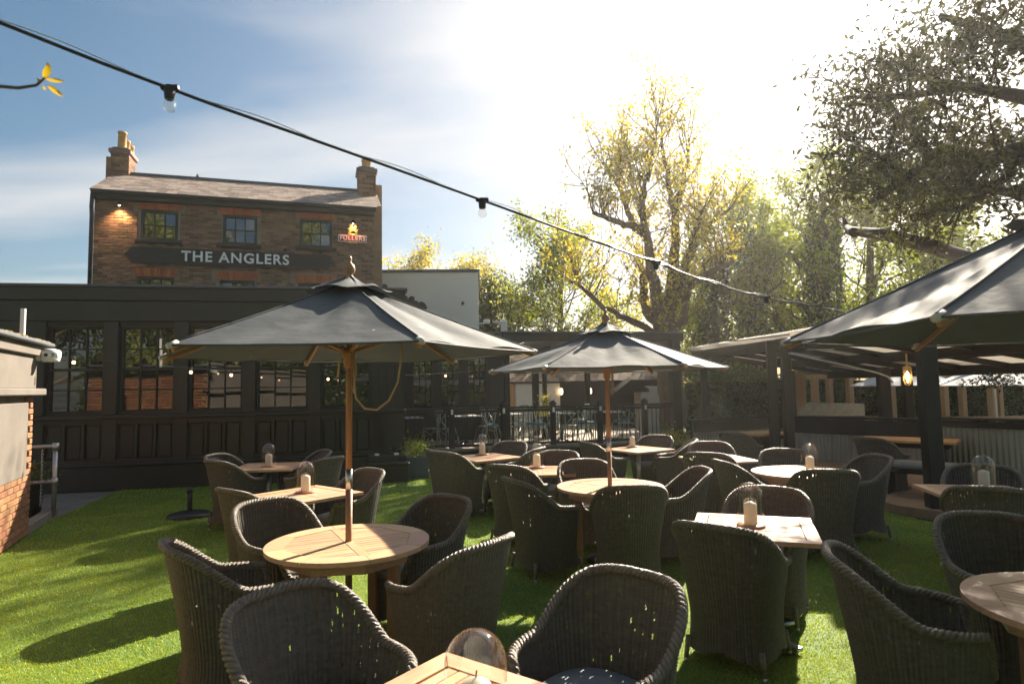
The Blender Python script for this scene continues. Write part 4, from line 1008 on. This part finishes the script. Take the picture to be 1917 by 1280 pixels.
def rp(t, s): 
    p = fa_ + (fb_ - fa_) * t + bk * s; return (p[0], p[1], FZ + .12 + (BZ - FZ) * s)
def beam(a, b, wd, ht, dz_=0.0, nm='beam'): part(nm, MB().bar((a[0], a[1], a[2] + dz_), (b[0], b[1], b[2] + dz_), wd, ht, .008), 'black_timber', sh)
beam(rp(-.02, .03), rp(1.02, .03), .09, .20, -.13); beam(rp(0, .5), rp(1, .5), .08, .16, -.13); beam(rp(0, .97), rp(1, .97), .09, .2, -.13)
for k in range(9): beam(rp(k / 8, .045), rp(k / 8, 1.0), .055, .11, -.075, 'rafter')
for s_ in (.25, .75): beam(rp(0, s_), rp(1, s_), .05, .06, -.02, 'purlin')
def corr_sheet(P0, P1, Q0, Q1, pitch=.076, amp=.009, m='sheet_pale', nm='roof_sheet', parent=None, cov=1.0, nv=2):
    P0, P1, Q0, Q1 = map(lambda q: np.array(q, float), (P0, P1, Q0, Q1)); L = np.linalg.norm(P1 - P0); n = int(L / pitch) * 8 + 1
    t = np.linspace(0, 1, n)[:, None]; a = P0 + (P1 - P0) * t; b = Q0 + (Q1 - Q0) * t
    nr = np.cross(P1 - P0, Q0 - P0); nr /= np.linalg.norm(nr); wv = amp * np.sin(t * L / pitch * 2 * math.pi) * nr[None]
    V = np.stack([a + wv, b + wv], 1).reshape(-1, 3)
    return link(nm, grid_mesh(nm, V, n, 2), m, parent)
for k in range(9):
    t0, t1 = k / 9 * 1.06 - .03, (k + 1.03) / 9 * 1.06 - .03; z = .012 + .004 * (k % 2)
    a, b, c_, d_ = rp(t0, -.03), rp(t1, -.03), rp(t0, 1.04), rp(t1, 1.04); up = lambda q: (q[0], q[1], q[2] + z)
    corr_sheet(up(a), up(b), up(c_), up(d_), parent=sh)
def half_wall(a, b, zt, label, fasc=.26, cap=.24, side=1):
    a, b = np.array(a), np.array(b); d = (b - a) / np.linalg.norm(b - a); L = np.linalg.norm(b - a)
    t = thing('corrugated_wall', label, 'wall', (a[0], a[1], 0), math.atan2(d[1], d[0]))
    n = max(1, int(L / .75))
    for k in range(n):
        corr_sheet((L * k / n, .0 + .004 * (k % 2), .06), (L * (k + 1) / n + .02, .004 * (k % 2), .06), (L * k / n, .004 * (k % 2), zt - .05), (L * (k + 1) / n + .02, .004 * (k % 2), zt - .05), amp=.011, m='corrugated', nm='corrugated_sheet', parent=t)
    part('backing', MB().box((L / 2, .06, zt / 2), (L, .06, zt - .06)), 'black_timber', t)
    part('fascia_board', MB().box((L / 2, -.04, zt - .02 - fasc / 2), (L + .02, .04, fasc), 0, .006), 'black_timber', t)
    part('counter_top', MB().box((L / 2, 0, zt + .015), (L + .1, cap, .045), 0, .01), 'black_timber', t)
    return t
half_wall((3.72, 13.05), (5.72, 13.95), .97, 'low corrugated wall with black counter between canopy post and twin posts', .2)
half_wall((5.95, 13.5), (7.62, 11.5), 1.0, 'corrugated half wall with deep black fascia at the back of shelter', .30)
half_wall((6.84, 10.1), (7.9, 8.3), 1.12, 'tall corrugated half wall beside the shaded square table', .10)
def shelter_table(key, w_, d_, rz, lab):
    t = thing('shelter_table', lab, 'table', (*TW[key], .11), rz)
    n = 5
    for k in range(n): part('plank', MB().box((0, -d_ / 2 + d_ * (k + .5) / n, .70), (w_, d_ / n - .004, .04), 0, .004), 'new_timber', t)
    part('apron', MB().box((0, 0, .64), (w_ - .2, d_ - .15, .07)), 'black_timber', t)
    for sx in (-1, 1): part('leg', MB().box((sx * (w_ / 2 - .25), 0, .31), (.12, d_ - .3, .62), 0, .01), 'black_timber', t)
shelter_table('S1', .9, .7, R(20), 'pale plank table inside the shelter behind the twin posts')
shelter_table('S2', 1.3, .75, R(-40), 'pale plank table inside the shelter under the cage lamp')
t = thing('bench', 'black padded bench beneath the pale shelter table by the stout post', 'bench', (5.75, 9.0, .11), R(-50))
part('seat', MB().box((0, 0, .43), (1.0, .4, .09), 0, .03), 'cushion', t); part('seat_frame', MB().box((0, 0, .35), (1.0, .38, .07), 0, .01), 'black_timber', t)
for x in (-.42, .42): part('leg', MB().box((x, 0, .16), (.14, .3, .32), 0, .01), 'black_timber', t)
p = at_y(1697, 672, 9.4)
t = thing('cage_lamp', 'lit brass cage lamp hanging from the shelter rafters', 'lamp', p)
part('stem', MB().tube([(0, 0, .08), (0, 0, -.13)], .012, 8), 'gold', t, True)
part('lamp_cap', MB().lathe([(0, -.10), (.05, -.11), (.06, -.15), (.055, -.17)], 14), 'gold', t, True)
part('glass_jar', MB().lathe([(.052, -.16), (.06, -.2), (.06, -.32), (.04, -.37), (0, -.385)], 16), 'bulb_glass', t, True)
part('bulb', MB().lathe([(0, -.2), (.012, -.2), (.028, -.26), (.02, -.3), (0, -.305)], 10), 'bulb_glow', t, True)
for k in range(4): a = k * math.pi / 2 + .4; part('cage_wire', MB().tube([(.06 * math.cos(a), .06 * math.sin(a), -.15), (.07 * math.cos(a), .07 * math.sin(a), -.3), (.045 * math.cos(a), .045 * math.sin(a), -.375), (0, 0, -.395)], .004, 5), 'gold', t, True)
l = bpy.data.lights.new('lamp_light', 'POINT'); l.energy = 9; l.color = (1, .6, .27); l.shadow_soft_size = .03; lo = bpy.data.objects.new('lamp_light', l); COL.objects.link(lo); lo.parent = t; lo.location = (0, 0, -.26)
p = at_y(1535, 648, 9.9)
t = thing('patio_heater', 'black infrared heater bar hung under the shelter roof', 'heater', p, R(-20))
part('housing', MB().box((0, 0, 0), (.46, .16, .09), 0, .03), 'black_metal', t); part('bracket', MB().box((0, 0, .1), (.05, .05, .14), 0, .006), 'steel', t)
part('grille', MB().box((0, -.01, -.05), (.4, .1, .02), 0, .006), 'steel', t)
t = thing('conduit', 'metal conduit pipe running under the shelter roof to the cage lamp', 'pipe', (0, 0, 0))
part('pipe', MB().tube([at_y(1476, 661, 10.9), at_y(1560, 679, 10.6), at_y(1640, 697, 10.2), at_y(1662, 705, 10.1), at_y(1672, 716, 10.05)], .014, 8), 'steel', t, True)

# new timber frames and white parasols beyond the shelter
def frame(xs, y0, y1, Y, ztop, lab):
    a = at_y(xs[0], 720, Y); t = thing('timber_pergola', lab, 'pergola', (0, 0, 0))
    for k, x in enumerate(xs):
        Yk = Y + (1.3 if k % 2 else 0); p = at_y(x, 720, Yk); part('post', MB().box((p[0], p[1], ztop / 2), (.17, .17, ztop), .3, .008), 'new_timber', t)
    a, b = at_y(xs[0] - 4, 720, Y), at_y(xs[-1] + 4, 720, Y); part('top_rail', MB().bar((a[0], a[1], ztop + .05), (b[0], b[1], ztop + .05), .1, .14, .008), 'new_timber', t)
    part('top_rail', MB().bar((a[0], a[1] + 1.3, ztop + .052), (b[0] + .1, b[1] + 1.3, ztop + .052), .1, .14, .008), 'new_timber', t)
    part('low_rail', MB().bar((a[0], a[1], .62), (b[0], b[1], .62), .09, .12, .008), 'new_timber', t)
frame([1525, 1552, 1590, 1652, 1668], 700, 780, 19, 1.85, 'new timber frame before the hedge beside the first white parasol')
frame([1766, 1800, 1855, 1868, 1925], 700, 780, 18, 1.85, 'new timber frame before the hedge beneath the far white parasol')
t = thing('timber_post', 'thick pale new timber post behind the back corner of shelter', 'post', at_y(1495, 720, 17)); t.location.z = 0
part('post', MB().box((0, 0, 1.0), (.3, .2, 2.0), .2, .01), 'new_timber', t)
p = at_y(1695, 720, 17.0); parasol(p[0], p[1], 1.35, 1.62, 2.12, 20, 'white canvas parasol beyond the shelter behind the stout post', colr='canopy_white', light=True, base=False, seed=120)
p = at_y(1862, 720, 15.5); parasol(p[0], p[1], 1.5, 1.60, 2.16, 5, 'white canvas parasol beyond the shelter beside the overhanging oak leaves', colr='canopy_white', light=True, base=False, seed=160)
p = at_y(1555, 770, 15.5)
t = thing('serving_hatch', 'grey metal splashback screen standing on the shelter back counter', 'screen', (p[0], p[1], 0), R(-15))
part('screen', MB().prism([(-.75, 0.9), (.75, .9), (.75, 1.2), (-.5, 1.24), (-.75, 1.02)], 0, .03), 'galvanised', t).rotation_euler = (R(90), 0, 0)
part('support', MB().box((0, .1, .45), (1.5, .15, .9)), 'black_timber', t)

# ------------------------------------------------------------------ planting
def hedge(name, label, a, b, th, h, n, size, m='leaf_hedge', hv=.25):
    a, b = np.array(a), np.array(b); d = b - a; L = np.linalg.norm(d); d /= L; nn = np.array([-d[1], d[0]])
    t = thing(name, label, 'hedge', (a[0], a[1], 0), math.atan2(d[1], d[0]))
    part('inner_shade_box', MB().box((L / 2, th / 2, h / 2 - .1), (L - .2, th - .35, h - .35)), 'hedge_core', t)  # solid near-black box: shade behind the leaf shell put into its colour
    u = rng.uniform(0, L, n); side = rng.random(n); v = np.where(side < .62, rng.normal(.06, .09, n), rng.uniform(0, th, n)); z = np.where(side < .62, rng.uniform(.05, h, n), h + rng.normal(-.08, .1, n))
    bump = hv * (np.sin(u * 1.3) + np.sin(u * 3.1 + 1)) * .5; z = np.where(side < .62, z, z + bump); v = v + .12 * np.sin(u * 2.1 + z * 3)
    link('foliage', leaf_mesh('foliage', np.stack([u, v, z], 1), size, .6), m, t, kind='stuff'); return t
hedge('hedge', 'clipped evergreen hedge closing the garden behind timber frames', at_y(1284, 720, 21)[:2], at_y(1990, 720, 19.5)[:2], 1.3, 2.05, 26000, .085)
def branchy(rn, start, dirv, length, r0, depth, out_seg, tips, spread=.55, kids=3, shrink=.68, wob=.12, upb=.15, rmin=.012):
    n = 6; p = np.array(start, float); d = np.array(dirv, float); d /= np.linalg.norm(d); pts = [p.copy()]
    for k in range(n):
        d = d + rn.normal(0, wob, 3) + np.array([0, 0, upb * .2]); d /= np.linalg.norm(d); p = p + d * length / n; pts.append(p.copy())
    out_seg.append((np.array(pts), np.linspace(r0, max(r0 * .55, rmin * .6), n + 1), depth))
    if depth <= 0:
        tips += [pts[k] for k in range(2, n + 1)]; return
    if depth == 1: tips += [pts[k] for k in range(3, n + 1)]
    for k in range(kids):
        i = rn.integers(2, n + 1) if k else n
        dd = d + rn.normal(0, spread, 3) + np.array([0, 0, upb]); branchy(rn, pts[i], dd, length * shrink * rn.uniform(.75, 1.2), max(r0 * .58, rmin), depth - 1, out_seg, tips, spread, kids, shrink, wob, upb, rmin)
def seg_mesh(segs, sides=(5, 5, 6, 8, 10)):
    mb = MB()
    for pts, rad, dp in segs: mb.tube(pts, rad, sides[min(dp, 4)], dp == 4)
    return mb
def tree_leaves(tips, per, jit, size, name='crown', aspect=.6, up=.1):
    T = np.array(tips); P = np.repeat(T, per, 0) + rng.normal(0, jit, (len(T) * per, 3)); return leaf_mesh(name, P, size, aspect, up=up)
# the pollarded tree behind the deck: its limbs follow the photograph's limbs, spread in depth
def limb(pxs, Y, dY, r0, r1):
    k = len(pxs); pts = [at_y(x, y, Y + dY * i / max(1, k - 1)) for i, (x, y) in enumerate(pxs)]; pts = np.array(pts)
    q = np.linspace(0, k - 1, (k - 1) * 4 + 1); P = np.stack([np.interp(q, np.arange(k), pts[:, c]) for c in range(3)], 1); P[1:-1] += rng.normal(0, .03, P[1:-1].shape)
    return P, np.linspace(r0, r1, len(P))
TY = 21.0
limbs = [([(1262, 800), (1258, 740), (1252, 680), (1246, 620), (1240, 590)], 0, .46, .36), ([(1240, 600), (1226, 540), (1216, 480), (1208, 430), (1200, 380), (1212, 330)], -.9, .23, .06), ([(1212, 440), (1190, 425), (1150, 412), (1110, 398)], -1.4, .16, .06),
         ([(1190, 430), (1178, 400), (1160, 350), (1135, 315)], .8, .13, .04), ([(1248, 600), (1258, 520), (1265, 450), (1262, 390), (1250, 340), (1238, 260)], 1.0, .23, .05), ([(1262, 400), (1280, 340), (1290, 270)], 1.2, .14, .04),
         ([(1250, 600), (1272, 540), (1285, 490), (1305, 450), (1340, 410), (1372, 385)], .7, .2, .05), ([(1285, 490), (1300, 440), (1318, 390)], -.9, .14, .05), ([(1275, 560), (1300, 525), (1335, 505), (1375, 490)], -1.3, .16, .06),
         ([(1256, 615), (1280, 600), (1285, 560), (1278, 520)], -.6, .17, .10), ([(1240, 610), (1212, 585), (1205, 550), (1202, 500)], .9, .22, .12), ([(1247, 645), (1205, 612), (1160, 592), (1120, 568), (1090, 540), (1075, 505)], -.8, .14, .04),
         ([(1212, 340), (1222, 280), (1232, 215)], -.5, .07, .02), ([(1200, 400), (1185, 350), (1180, 290)], .6, .08, .03)]
pt = thing('pollarded_tree', 'tall pollarded tree with stout pale limbs and thin golden spring leaves', 'tree', (0, 0, 0))
seg, tips = [], []; rn = np.random.default_rng(21)
for pxs, dY, r0, r1 in limbs:
    P_, rad = limb(pxs, TY, dY, r0, r1); seg.append((P_, rad, 4))
    if r0 < .5:
        n = len(P_)
        for i in range(int(n * .38), n):
            for q in range(1 if i < n * .6 else 3):
                dd = np.array([rn.normal(0, .75), rn.normal(0, .75), 1.0]); branchy(rn, P_[i], dd, rn.uniform(.6, 1.5), .020, 1, seg, tips, .5, 2, .75, .12, .25, .007)
part('trunk', seg_mesh(seg), 'bark', pt, True)
link('crown', tree_leaves(tips, 3, .13, .125), 'leaf_gold', pt)
def tree(name, label, base_px, Y, h, r0, levels, kids, length, leaf, lsize, per, jit, seed, m_trunk='bark', spread=.5, upb=.25, ivy=None, start=.35, base=None):
    p = at_y(base_px, 720, Y) if base is None else np.array(base); rn = np.random.default_rng(seed); t = thing(name, label, 'tree', (p[0], p[1], 0)); seg, tips = [], []
    n = 9; z = np.linspace(-.05, h * .8, n); tr = np.stack([np.cumsum(rn.normal(0, .06, n)), np.cumsum(rn.normal(0, .06, n)), z], 1); seg.append((tr, np.linspace(r0, r0 * .3, n), 4))
    for i in range(n):
        f = i / (n - 1)
        if f < start: continue
        for k in range(kids):
            a = rn.uniform(0, 6.283); dd = np.array([math.cos(a), math.sin(a), .25 + f * .9]); ll = length * (1.15 - .6 * f) * rn.uniform(.75, 1.2)
            branchy(rn, tr[i], dd, ll, max(.03, r0 * .35 * (1.1 - f)), levels, seg, tips, spread, 3, .65, .12, upb, .012)
    part('trunk', seg_mesh(seg), m_trunk, t, True)
    link('crown', tree_leaves(tips, per, jit, lsize), leaf, t)
    if ivy:
        k = ivy; a = rn.uniform(0, 6.283, k); zz = rn.uniform(0, h * .82, k); rr_ = r0 * (1.25 - .6 * zz / h) + np.abs(rn.normal(0, .16, k)) + .12
        xy = np.stack([np.interp(zz, z, tr[:, 0]), np.interp(zz, z, tr[:, 1])], 1)
        link('ivy', leaf_mesh('ivy', np.stack([xy[:, 0] + rr_ * np.cos(a), xy[:, 1] + rr_ * np.sin(a), zz], 1), .13, .8), 'leaf_dark', t)
    return t
tree('spring_tree', 'rounded fresh green tree with fine pale trunk standing behind the deck', 1050, 25, 8.3, .22, 2, 4, 2.3, 'leaf_green', .13, 6, .2, 31, start=.3)
tree('spring_tree', 'thin golden leaved sapling between green tree and pollarded tree', 1150, 28, 5.6, .12, 2, 2, 1.7, 'leaf_gold', .12, 5, .2, 32, start=.25)
tree('evergreen_tree', 'dark layered evergreen tree beside the white rendered block', 950, 27, 6.0, .28, 2, 5, 2.1, 'leaf_dark', .12, 9, .16, 33, 'bark_dark', .35, -.05, start=.15)
tree('evergreen_tree', 'low dark evergreen bush tree behind the canopy beam', 1040, 30, 4.3, .16, 2, 5, 1.3, 'leaf_dark', .11, 7, .14, 34, 'bark_dark', .45, .0, start=.1)
tree('far_tree', 'distant olive green treetop showing above the white block', 775, 42, 10.3, .3, 2, 4, 3.0, 'leaf_gold', .2, 6, .35, 35, start=.35)
tree('far_tree', 'distant yellowish treetop showing past the white block corner', 868, 44, 10.4, .3, 2, 4, 3.0, 'leaf_gold', .2, 6, .35, 45, start=.35)
tree('ivy_tree', 'ivy wrapped trunk next to the pollarded tree, narrow and dark', 1345, 24, 8.2, .24, 2, 2, 1.5, 'leaf_green', .14, 6, .2, 36, ivy=5200, start=.45)
tree('ivy_tree', 'taller ivy wrapped tree with bright crown behind the cordyline', 1412, 25.5, 10.0, .26, 2, 3, 2.0, 'leaf_green', .15, 6, .22, 37, ivy=6000, start=.3)
tree('ivy_tree', 'broad ivy wrapped tree rising over the shelter roof', 1545, 24, 11.0, .32, 2, 3, 2.4, 'leaf_green', .15, 7, .24, 38, ivy=6500, start=.2)
tree('spring_tree', 'bushy bright green tree filling the gap behind twin posts', 1470, 28, 9.0, .25, 2, 4, 2.3, 'leaf_green', .16, 6, .25, 39, start=.12)
tree('spring_tree', 'tall leafy tree behind the shelter under the oak boughs', 1650, 25, 10.5, .3, 2, 4, 2.5, 'leaf_green', .16, 6, .25, 40, start=.12)
tree('spring_tree', 'leafy tree beyond the white parasols', 1800, 27, 9.5, .3, 2, 4, 2.5, 'leaf_green', .17, 6, .25, 41, start=.1)
tree('spring_tree', 'small bright green tree low behind the thick canopy post', 1310, 27, 4.5, .14, 2, 4, 1.6, 'leaf_green', .13, 7, .2, 42, start=.1)
# the big evergreen oak over the shelter: trunk outside the frame, boughs reach in
oak = thing('evergreen_oak', 'huge dark evergreen oak overhanging the shelter with thick crooked boughs', 'tree', (0, 0, 0))
rn = np.random.default_rng(55); seg, tips = [], []
tr = np.array([(11.0, 9.5, -.05), (10.9, 9.5, 1.5), (10.7, 9.6, 3.0), (10.4, 9.7, 4.6), (10.2, 9.8, 6.5), (10.0, 9.9, 8.5), (9.8, 10.0, 10.5)]); seg.append((tr, np.linspace(.5, .16, 7), 4))
bough = [([(2050, 270), (1917, 285), (1830, 292), (1740, 300), (1695, 335), (1630, 378)], 10, .20, .05, True), ([(1745, 300), (1720, 260), (1690, 215)], 10, .10, .05, True), ([(2080, 540), (1900, 520), (1800, 480), (1745, 462), (1660, 440), (1590, 432)], 11.5, .19, .09, False), ([(1600, 436), (1584, 425), (1580, 408)], 11.5, .08, .03, False), ([(2060, 120), (1960, 100), (1860, 60), (1760, 30)], 9.5, .16, .05, True), ([(2080, 220), (1960, 190), (1850, 170), (1740, 150)], 9.0, .14, .05, True), ([(2100, 380), (1960, 370), (1840, 350), (1760, 360)], 9.8, .14, .05, True), ([(2080, 20), (1960, -60), (1820, -90)], 9.2, .16, .05, True), ([(1800, 165), (1700, 180), (1630, 185), (1585, 180)], 9.6, .06, .02, True), ([(1690, 330), (1640, 290), (1590, 260)], 10, .05, .02, True), ([(1900, 320), (1800, 390), (1720, 400)], 10.4, .07, .02, True)]
for pxs, Y, r0, r1, leafy in bough:
    k = len(pxs); pts = np.array([at_y(x, y, Y + (1.2 * math.sin(i * 1.7 + Y))) for i, (x, y) in enumerate(pxs)]); q = np.linspace(0, k - 1, (k - 1) * 4 + 1); P_ = np.stack([np.interp(q, np.arange(k), pts[:, c]) for c in range(3)], 1)
    seg.append((P_, np.linspace(r0, r1, len(P_)), 4))
    if leafy:
        for i in range(2, len(P_)):
            if rn.random() < .2: continue
            for z_ in range(3): branchy(rn, P_[i], rn.normal(0, 1, 3) + np.array([-.3, 0, .25]), rn.uniform(.35, .85), .016, 1, seg, tips, .6, 3, .75, .15, .0, .006)
part('trunk', seg_mesh(seg), 'bark_dark', oak, True)
link('crown', tree_leaves(tips, 4, .16, .12, aspect=.36), 'leaf_oak', oak)
spr = at_y(1868, 712, 7.6); P_ = np.array([spr + rng.normal(0, 1, 3) * (.16, .12, .045) for _ in range(240)])
link('hanging_spray', leaf_mesh('hanging_spray', P_, .06, .35), 'leaf_oak', oak, kind='stuff')

# cordyline
p = at_y(1322, 720, 16.6); cd = thing('cordyline', 'spiky cordyline palm behind the low corrugated wall', 'plant', (p[0], p[1], 0))
part('stem', MB().tube([(0, 0, 0), (.03, 0, .7), (.0, .02, 1.2)], [.09, .07, .06], 8), 'bark', cd, True)
for hx, hz_ in ((0, 1.15), (.05, .75)):
    mb = MB(); rn = np.random.default_rng(int(hz_ * 100))
    for k in range(70):
        a = rn.uniform(0, 6.283); e = rn.uniform(-.4, 1.35); L = rn.uniform(.6, .95); c0 = np.array([hx, 0, hz_]); pts = []
        for q in np.linspace(0, 1, 6):
            r_ = L * q * math.cos(e); pts.append(c0 + np.array([math.cos(a) * r_, math.sin(a) * r_, L * q * math.sin(e) - .45 * q * q * L]))
        pts = np.array(pts); wd = .02 * np.array([.6, 1, 1, .8, .5, .05]); s_ = np.array([-math.sin(a), math.cos(a), 0])
        V = np.concatenate([pts + s_ * wd[:, None], pts - s_ * wd[:, None]]); mb.add(V, [(i, i + 1, 7 + i, 6 + i) for i in range(5)])
    part('leaf_head', mb, 'leaf_palm', cd)
def pot_plant(name, label, loc, w_, h, n, size, ph, m='leaf_gold', pm='black_timber', flowers=False):
    t = thing(name, label, 'planter', loc)
    part('pot', MB().lathe([(0, 0), (w_ * .38, 0), (w_ * .5, h), (w_ * .5, h + .02), (w_ * .45, h + .02), (w_ * .43, h - .05), (0, h - .05)], 20) if pm != 'lead' else MB().box((0, 0, h / 2), (w_, w_, h), .2, .012), pm, t, pm != 'lead')
    part('soil', MB().lathe([(0, h - .02), (w_ * .42, h - .025)], 16), 'soil', t)
    P_ = np.stack([rng.normal(0, w_ * .33, n), rng.normal(0, w_ * .33, n), h + np.abs(rng.normal(0, ph * .55, n))], 1); link('foliage', leaf_mesh('foliage', P_, size, .5, up=.6), m, t)
    sm_ = MB()
    for k in range(14): q = P_[k]; sm_.tube([(q[0] * .2, q[1] * .2, h - .05), (q[0] * .7, q[1] * .7, (h + q[2]) / 2), tuple(q)], .006, 5)
    part('stem', sm_, 'bark', t)
    if flowers: link('blossom', leaf_mesh('blossom', P_[:20] + (0, 0, .05), .05, .9), 'brick_red', t)
p = at_z(778, 893, 0); pot_plant('planter', 'grey square planter with pale green shrub by the extension corner', (p[0], p[1], 0), .48, .42, 900, .05, .28, 'leaf_green', 'lead')
p = at_z(1258, 872, 0); pot_plant('planter', 'dark pot with yellow green shrub at the foot of canopy post', (p[0], p[1], 0), .5, .45, 1000, .05, .26, 'leaf_gold')
p = Hr - WN * .35 + WD * .15; pot_plant('planter', 'black pot with orange flowers behind the galvanised handrail', (p[0], p[1], 0), .42, .5, 700, .05, .24, 'leaf_hedge', flowers=True)
p = dk(2.9, 2.2); pot_plant('planter', 'yellow leaved shrub in a pot standing among the bistro tables', (p[0], p[1], dz), .36, .6, 500, .06, .5, 'leaf_gold')
for k, u in enumerate((5.30, 5.42, 5.53, 5.62)): pass

# ------------------------------------------------------------------ string lights
def festoon(name, label, pts, bulbs, r_c, lit, sag=0.0, double=True, bs=1.0):
    t = thing(name, label, 'string lights', (0, 0, 0)); P_ = np.array(pts, float); k = len(P_); q = np.linspace(0, k - 1, (k - 1) * 8 + 1); Q = np.stack([np.interp(q, np.arange(k), P_[:, c]) for c in range(3)], 1)
    part('cable', MB().tube(Q, r_c, 6), 'black_metal', t, True)
    if double: part('support_wire', MB().tube(Q + np.array([0, 0, r_c * 3.0]) * np.sin(np.linspace(0, 40, len(Q)))[:, None] ** 2, r_c * .35, 5), 'steel', t, True)
    for f in bulbs:
        b = np.array([np.interp(f, np.linspace(0, 1, len(Q)), Q[:, c]) for c in range(3)])
        h = part('lamp_holder', MB().lathe([(0, .015), (.022, .012), (.026, -.01), (.022, -.05), (.019, -.055), (0, -.05)], 14).box((0, 0, .004), (.085 if bs >= 1 else .04, .026, .026), 0, .006), 'black_metal', t, False); h.location = b; h.scale = (bs * .8,) * 3
        gl = part('bulb', MB().lathe([(.016, -.05), (.026, -.075), (.029, -.09), (.024, -.108), (.0, -.118)], 16), 'bulb_lit' if lit else 'bulb_glass', h, True)
        if not lit: pass
    return t
d0 = 2.3; kk = np.linspace(-.9, 4.85, 24); xs = (318 + 946 * kk) / (1 + .4 * kk)
ys = np.interp(xs, [-900, -200, 0, 130, 318, 630, 903, 1080, 1228, 1330, 1424, 1560, 1700], [-330, -40, 45, 95, 168, 277, 375, 440, 492, 530, 556, 581, 604])
fp = [at_y(x, y, d0 * (1 + .4 * k)) for x, y, k in zip(xs, ys, kk)]
fr = lambda k: (k + .9) / 5.75
festoon('festoon', 'black festoon cable with clear bulbs slanting across the sky to the shelter', fp, [fr(0), fr(1), fr(2), fr(3)], .0065, False)
wc = WP + WD * .12
a = np.array([wc[0] + .1, wc[1] + .1, 2.25]); b = at_y(935, 690, 14.9); fpts = [a + (b - a) * t - np.array([0, 0, .22 * math.sin(math.pi * t)]) for t in np.linspace(0, 1, 12)]
festoon('festoon', 'thin festoon with small lit bulbs strung along the panelled pub wall', fpts, [.03, .2, .27, .47, .64, .8, .97], .004, True, bs=.9, double=False)
a, b = at_y(1278, 640, 15.6), at_y(1478, 626, 11.0); festoon('festoon', 'pale wire run from the deck canopy to the shelter roof', [a + (b - a) * t - np.array([0, 0, .05 * math.sin(math.pi * t)]) for t in np.linspace(0, 1, 6)], [], .012, False, double=False)
# twig in front of the sky
tw = thing('twig', 'thin twig with three yellow young leaves against blue sky', 'twig', (0, 0, 0)); D1 = 1.5
part('stem', MB().tube([at_y(-160, 160, D1), at_y(-60, 172, D1), at_y(0, 162, D1), at_y(35, 165, D1), at_y(68, 160, D1), at_y(80, 150, D1), at_y(84, 145, D1)], [.006, .005, .0045, .004, .0035, .003, .002], 6), 'bark', tw, True)
for (x0, y0, x1, y1, wd) in ((82, 148, 89, 117, .011), (84, 147, 119, 152, .005), (86, 158, 117, 180, .006), (72, 156, 70, 146, .005), (80, 160, 82, 168, .004)):
    p0, p1 = at_y(x0, y0, D1), at_y(x1, y1, D1 + .01); d = p1 - p0; s_ = np.cross(d, [0, 1, .15]); s_ /= np.linalg.norm(s_); mb = MB(); n = 9; V = []
    for i in range(n):
        f = i / (n - 1); w2 = wd * math.sin(math.pi * f) ** .75 * (1.15 - .3 * f); c_ = p0 + d * f
        V += [c_ + s_ * w2 + np.array([0, .004, 0]), c_ + np.array([0, -.002, 0]), c_ - s_ * w2 + np.array([0, .004, 0])]
    mb.add(V, [(3 * i, 3 * i + 1, 3 * i + 4, 3 * i + 3) for i in range(n - 1)] + [(3 * i + 1, 3 * i + 2, 3 * i + 5, 3 * i + 4) for i in range(n - 1)]); part('leaf', mb, 'leaf_near', tw, True)
# fallen leaves
for k in range(16):
    x, y = random.choice([(random.uniform(60, 280), random.uniform(960, 1260)), (random.uniform(1000, 1160), random.uniform(1090, 1260)), (random.uniform(1560, 1720), random.uniform(1000, 1080)), (random.uniform(740, 900), random.uniform(950, 1050))])
    p = at_z(x, y, .024); o = link('fallen_leaf', leaf_mesh('fallen_leaf', np.zeros((1, 3)), .06, .6, dirs=np.array([[1.0, 0, .1]]), curl=.4), 'leaf_brown'); o.location = p; o.rotation_euler = (0, 0, random.uniform(0, 6)); tag(o, 'dry brown leaf lying on the turf', 'leaf', 'fallen leaves on the turf')
# behind the camera: what the panes mirror
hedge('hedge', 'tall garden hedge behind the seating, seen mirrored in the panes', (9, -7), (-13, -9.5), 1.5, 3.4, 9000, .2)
for k, (x, y, h, lab) in enumerate(((-15, -9, 17, 'tall green tree behind the outbuilding, mirrored in the brick house panes'), (-8, -12, 15, 'broad tree behind the seating, mirrored in the middle pane'), (1, -13, 16, 'tree at the street end, mirrored in the end panes'))):
    tree('garden_tree', lab, 0, 0, h, .35, 2, 5, 3.2, 'leaf_green', .3, 5, .4, 61 + k, base=(x, y, 0), start=.12)

# ------------------------------------------------------------------ added scattering volume: imitates lens glare and lifts the shadows
hz = part('glare_haze', MB().box((0, 20, 10.4), (150, 118, 23.0)), None, None); hz['kind'] = 'stuff'
hm = bpy.data.materials.new('glare_haze'); hm.use_nodes = True; ht = hm.node_tree; ht.nodes.clear()
ho = ht.nodes.new('ShaderNodeOutputMaterial'); hv = ht.nodes.new('ShaderNodeVolumePrincipled'); hv.inputs['Color'].default_value = (1, .97, .92, 1); hv.inputs['Density'].default_value = GLARE_HAZE_DENSITY; hv.inputs['Anisotropy'].default_value = .62
ht.links.new(hv.outputs[0], ho.inputs['Volume']); hz.data.materials.append(hm); tag(hz, 'thin warm added veil imitating lens glare across the garden', 'glare_haze')
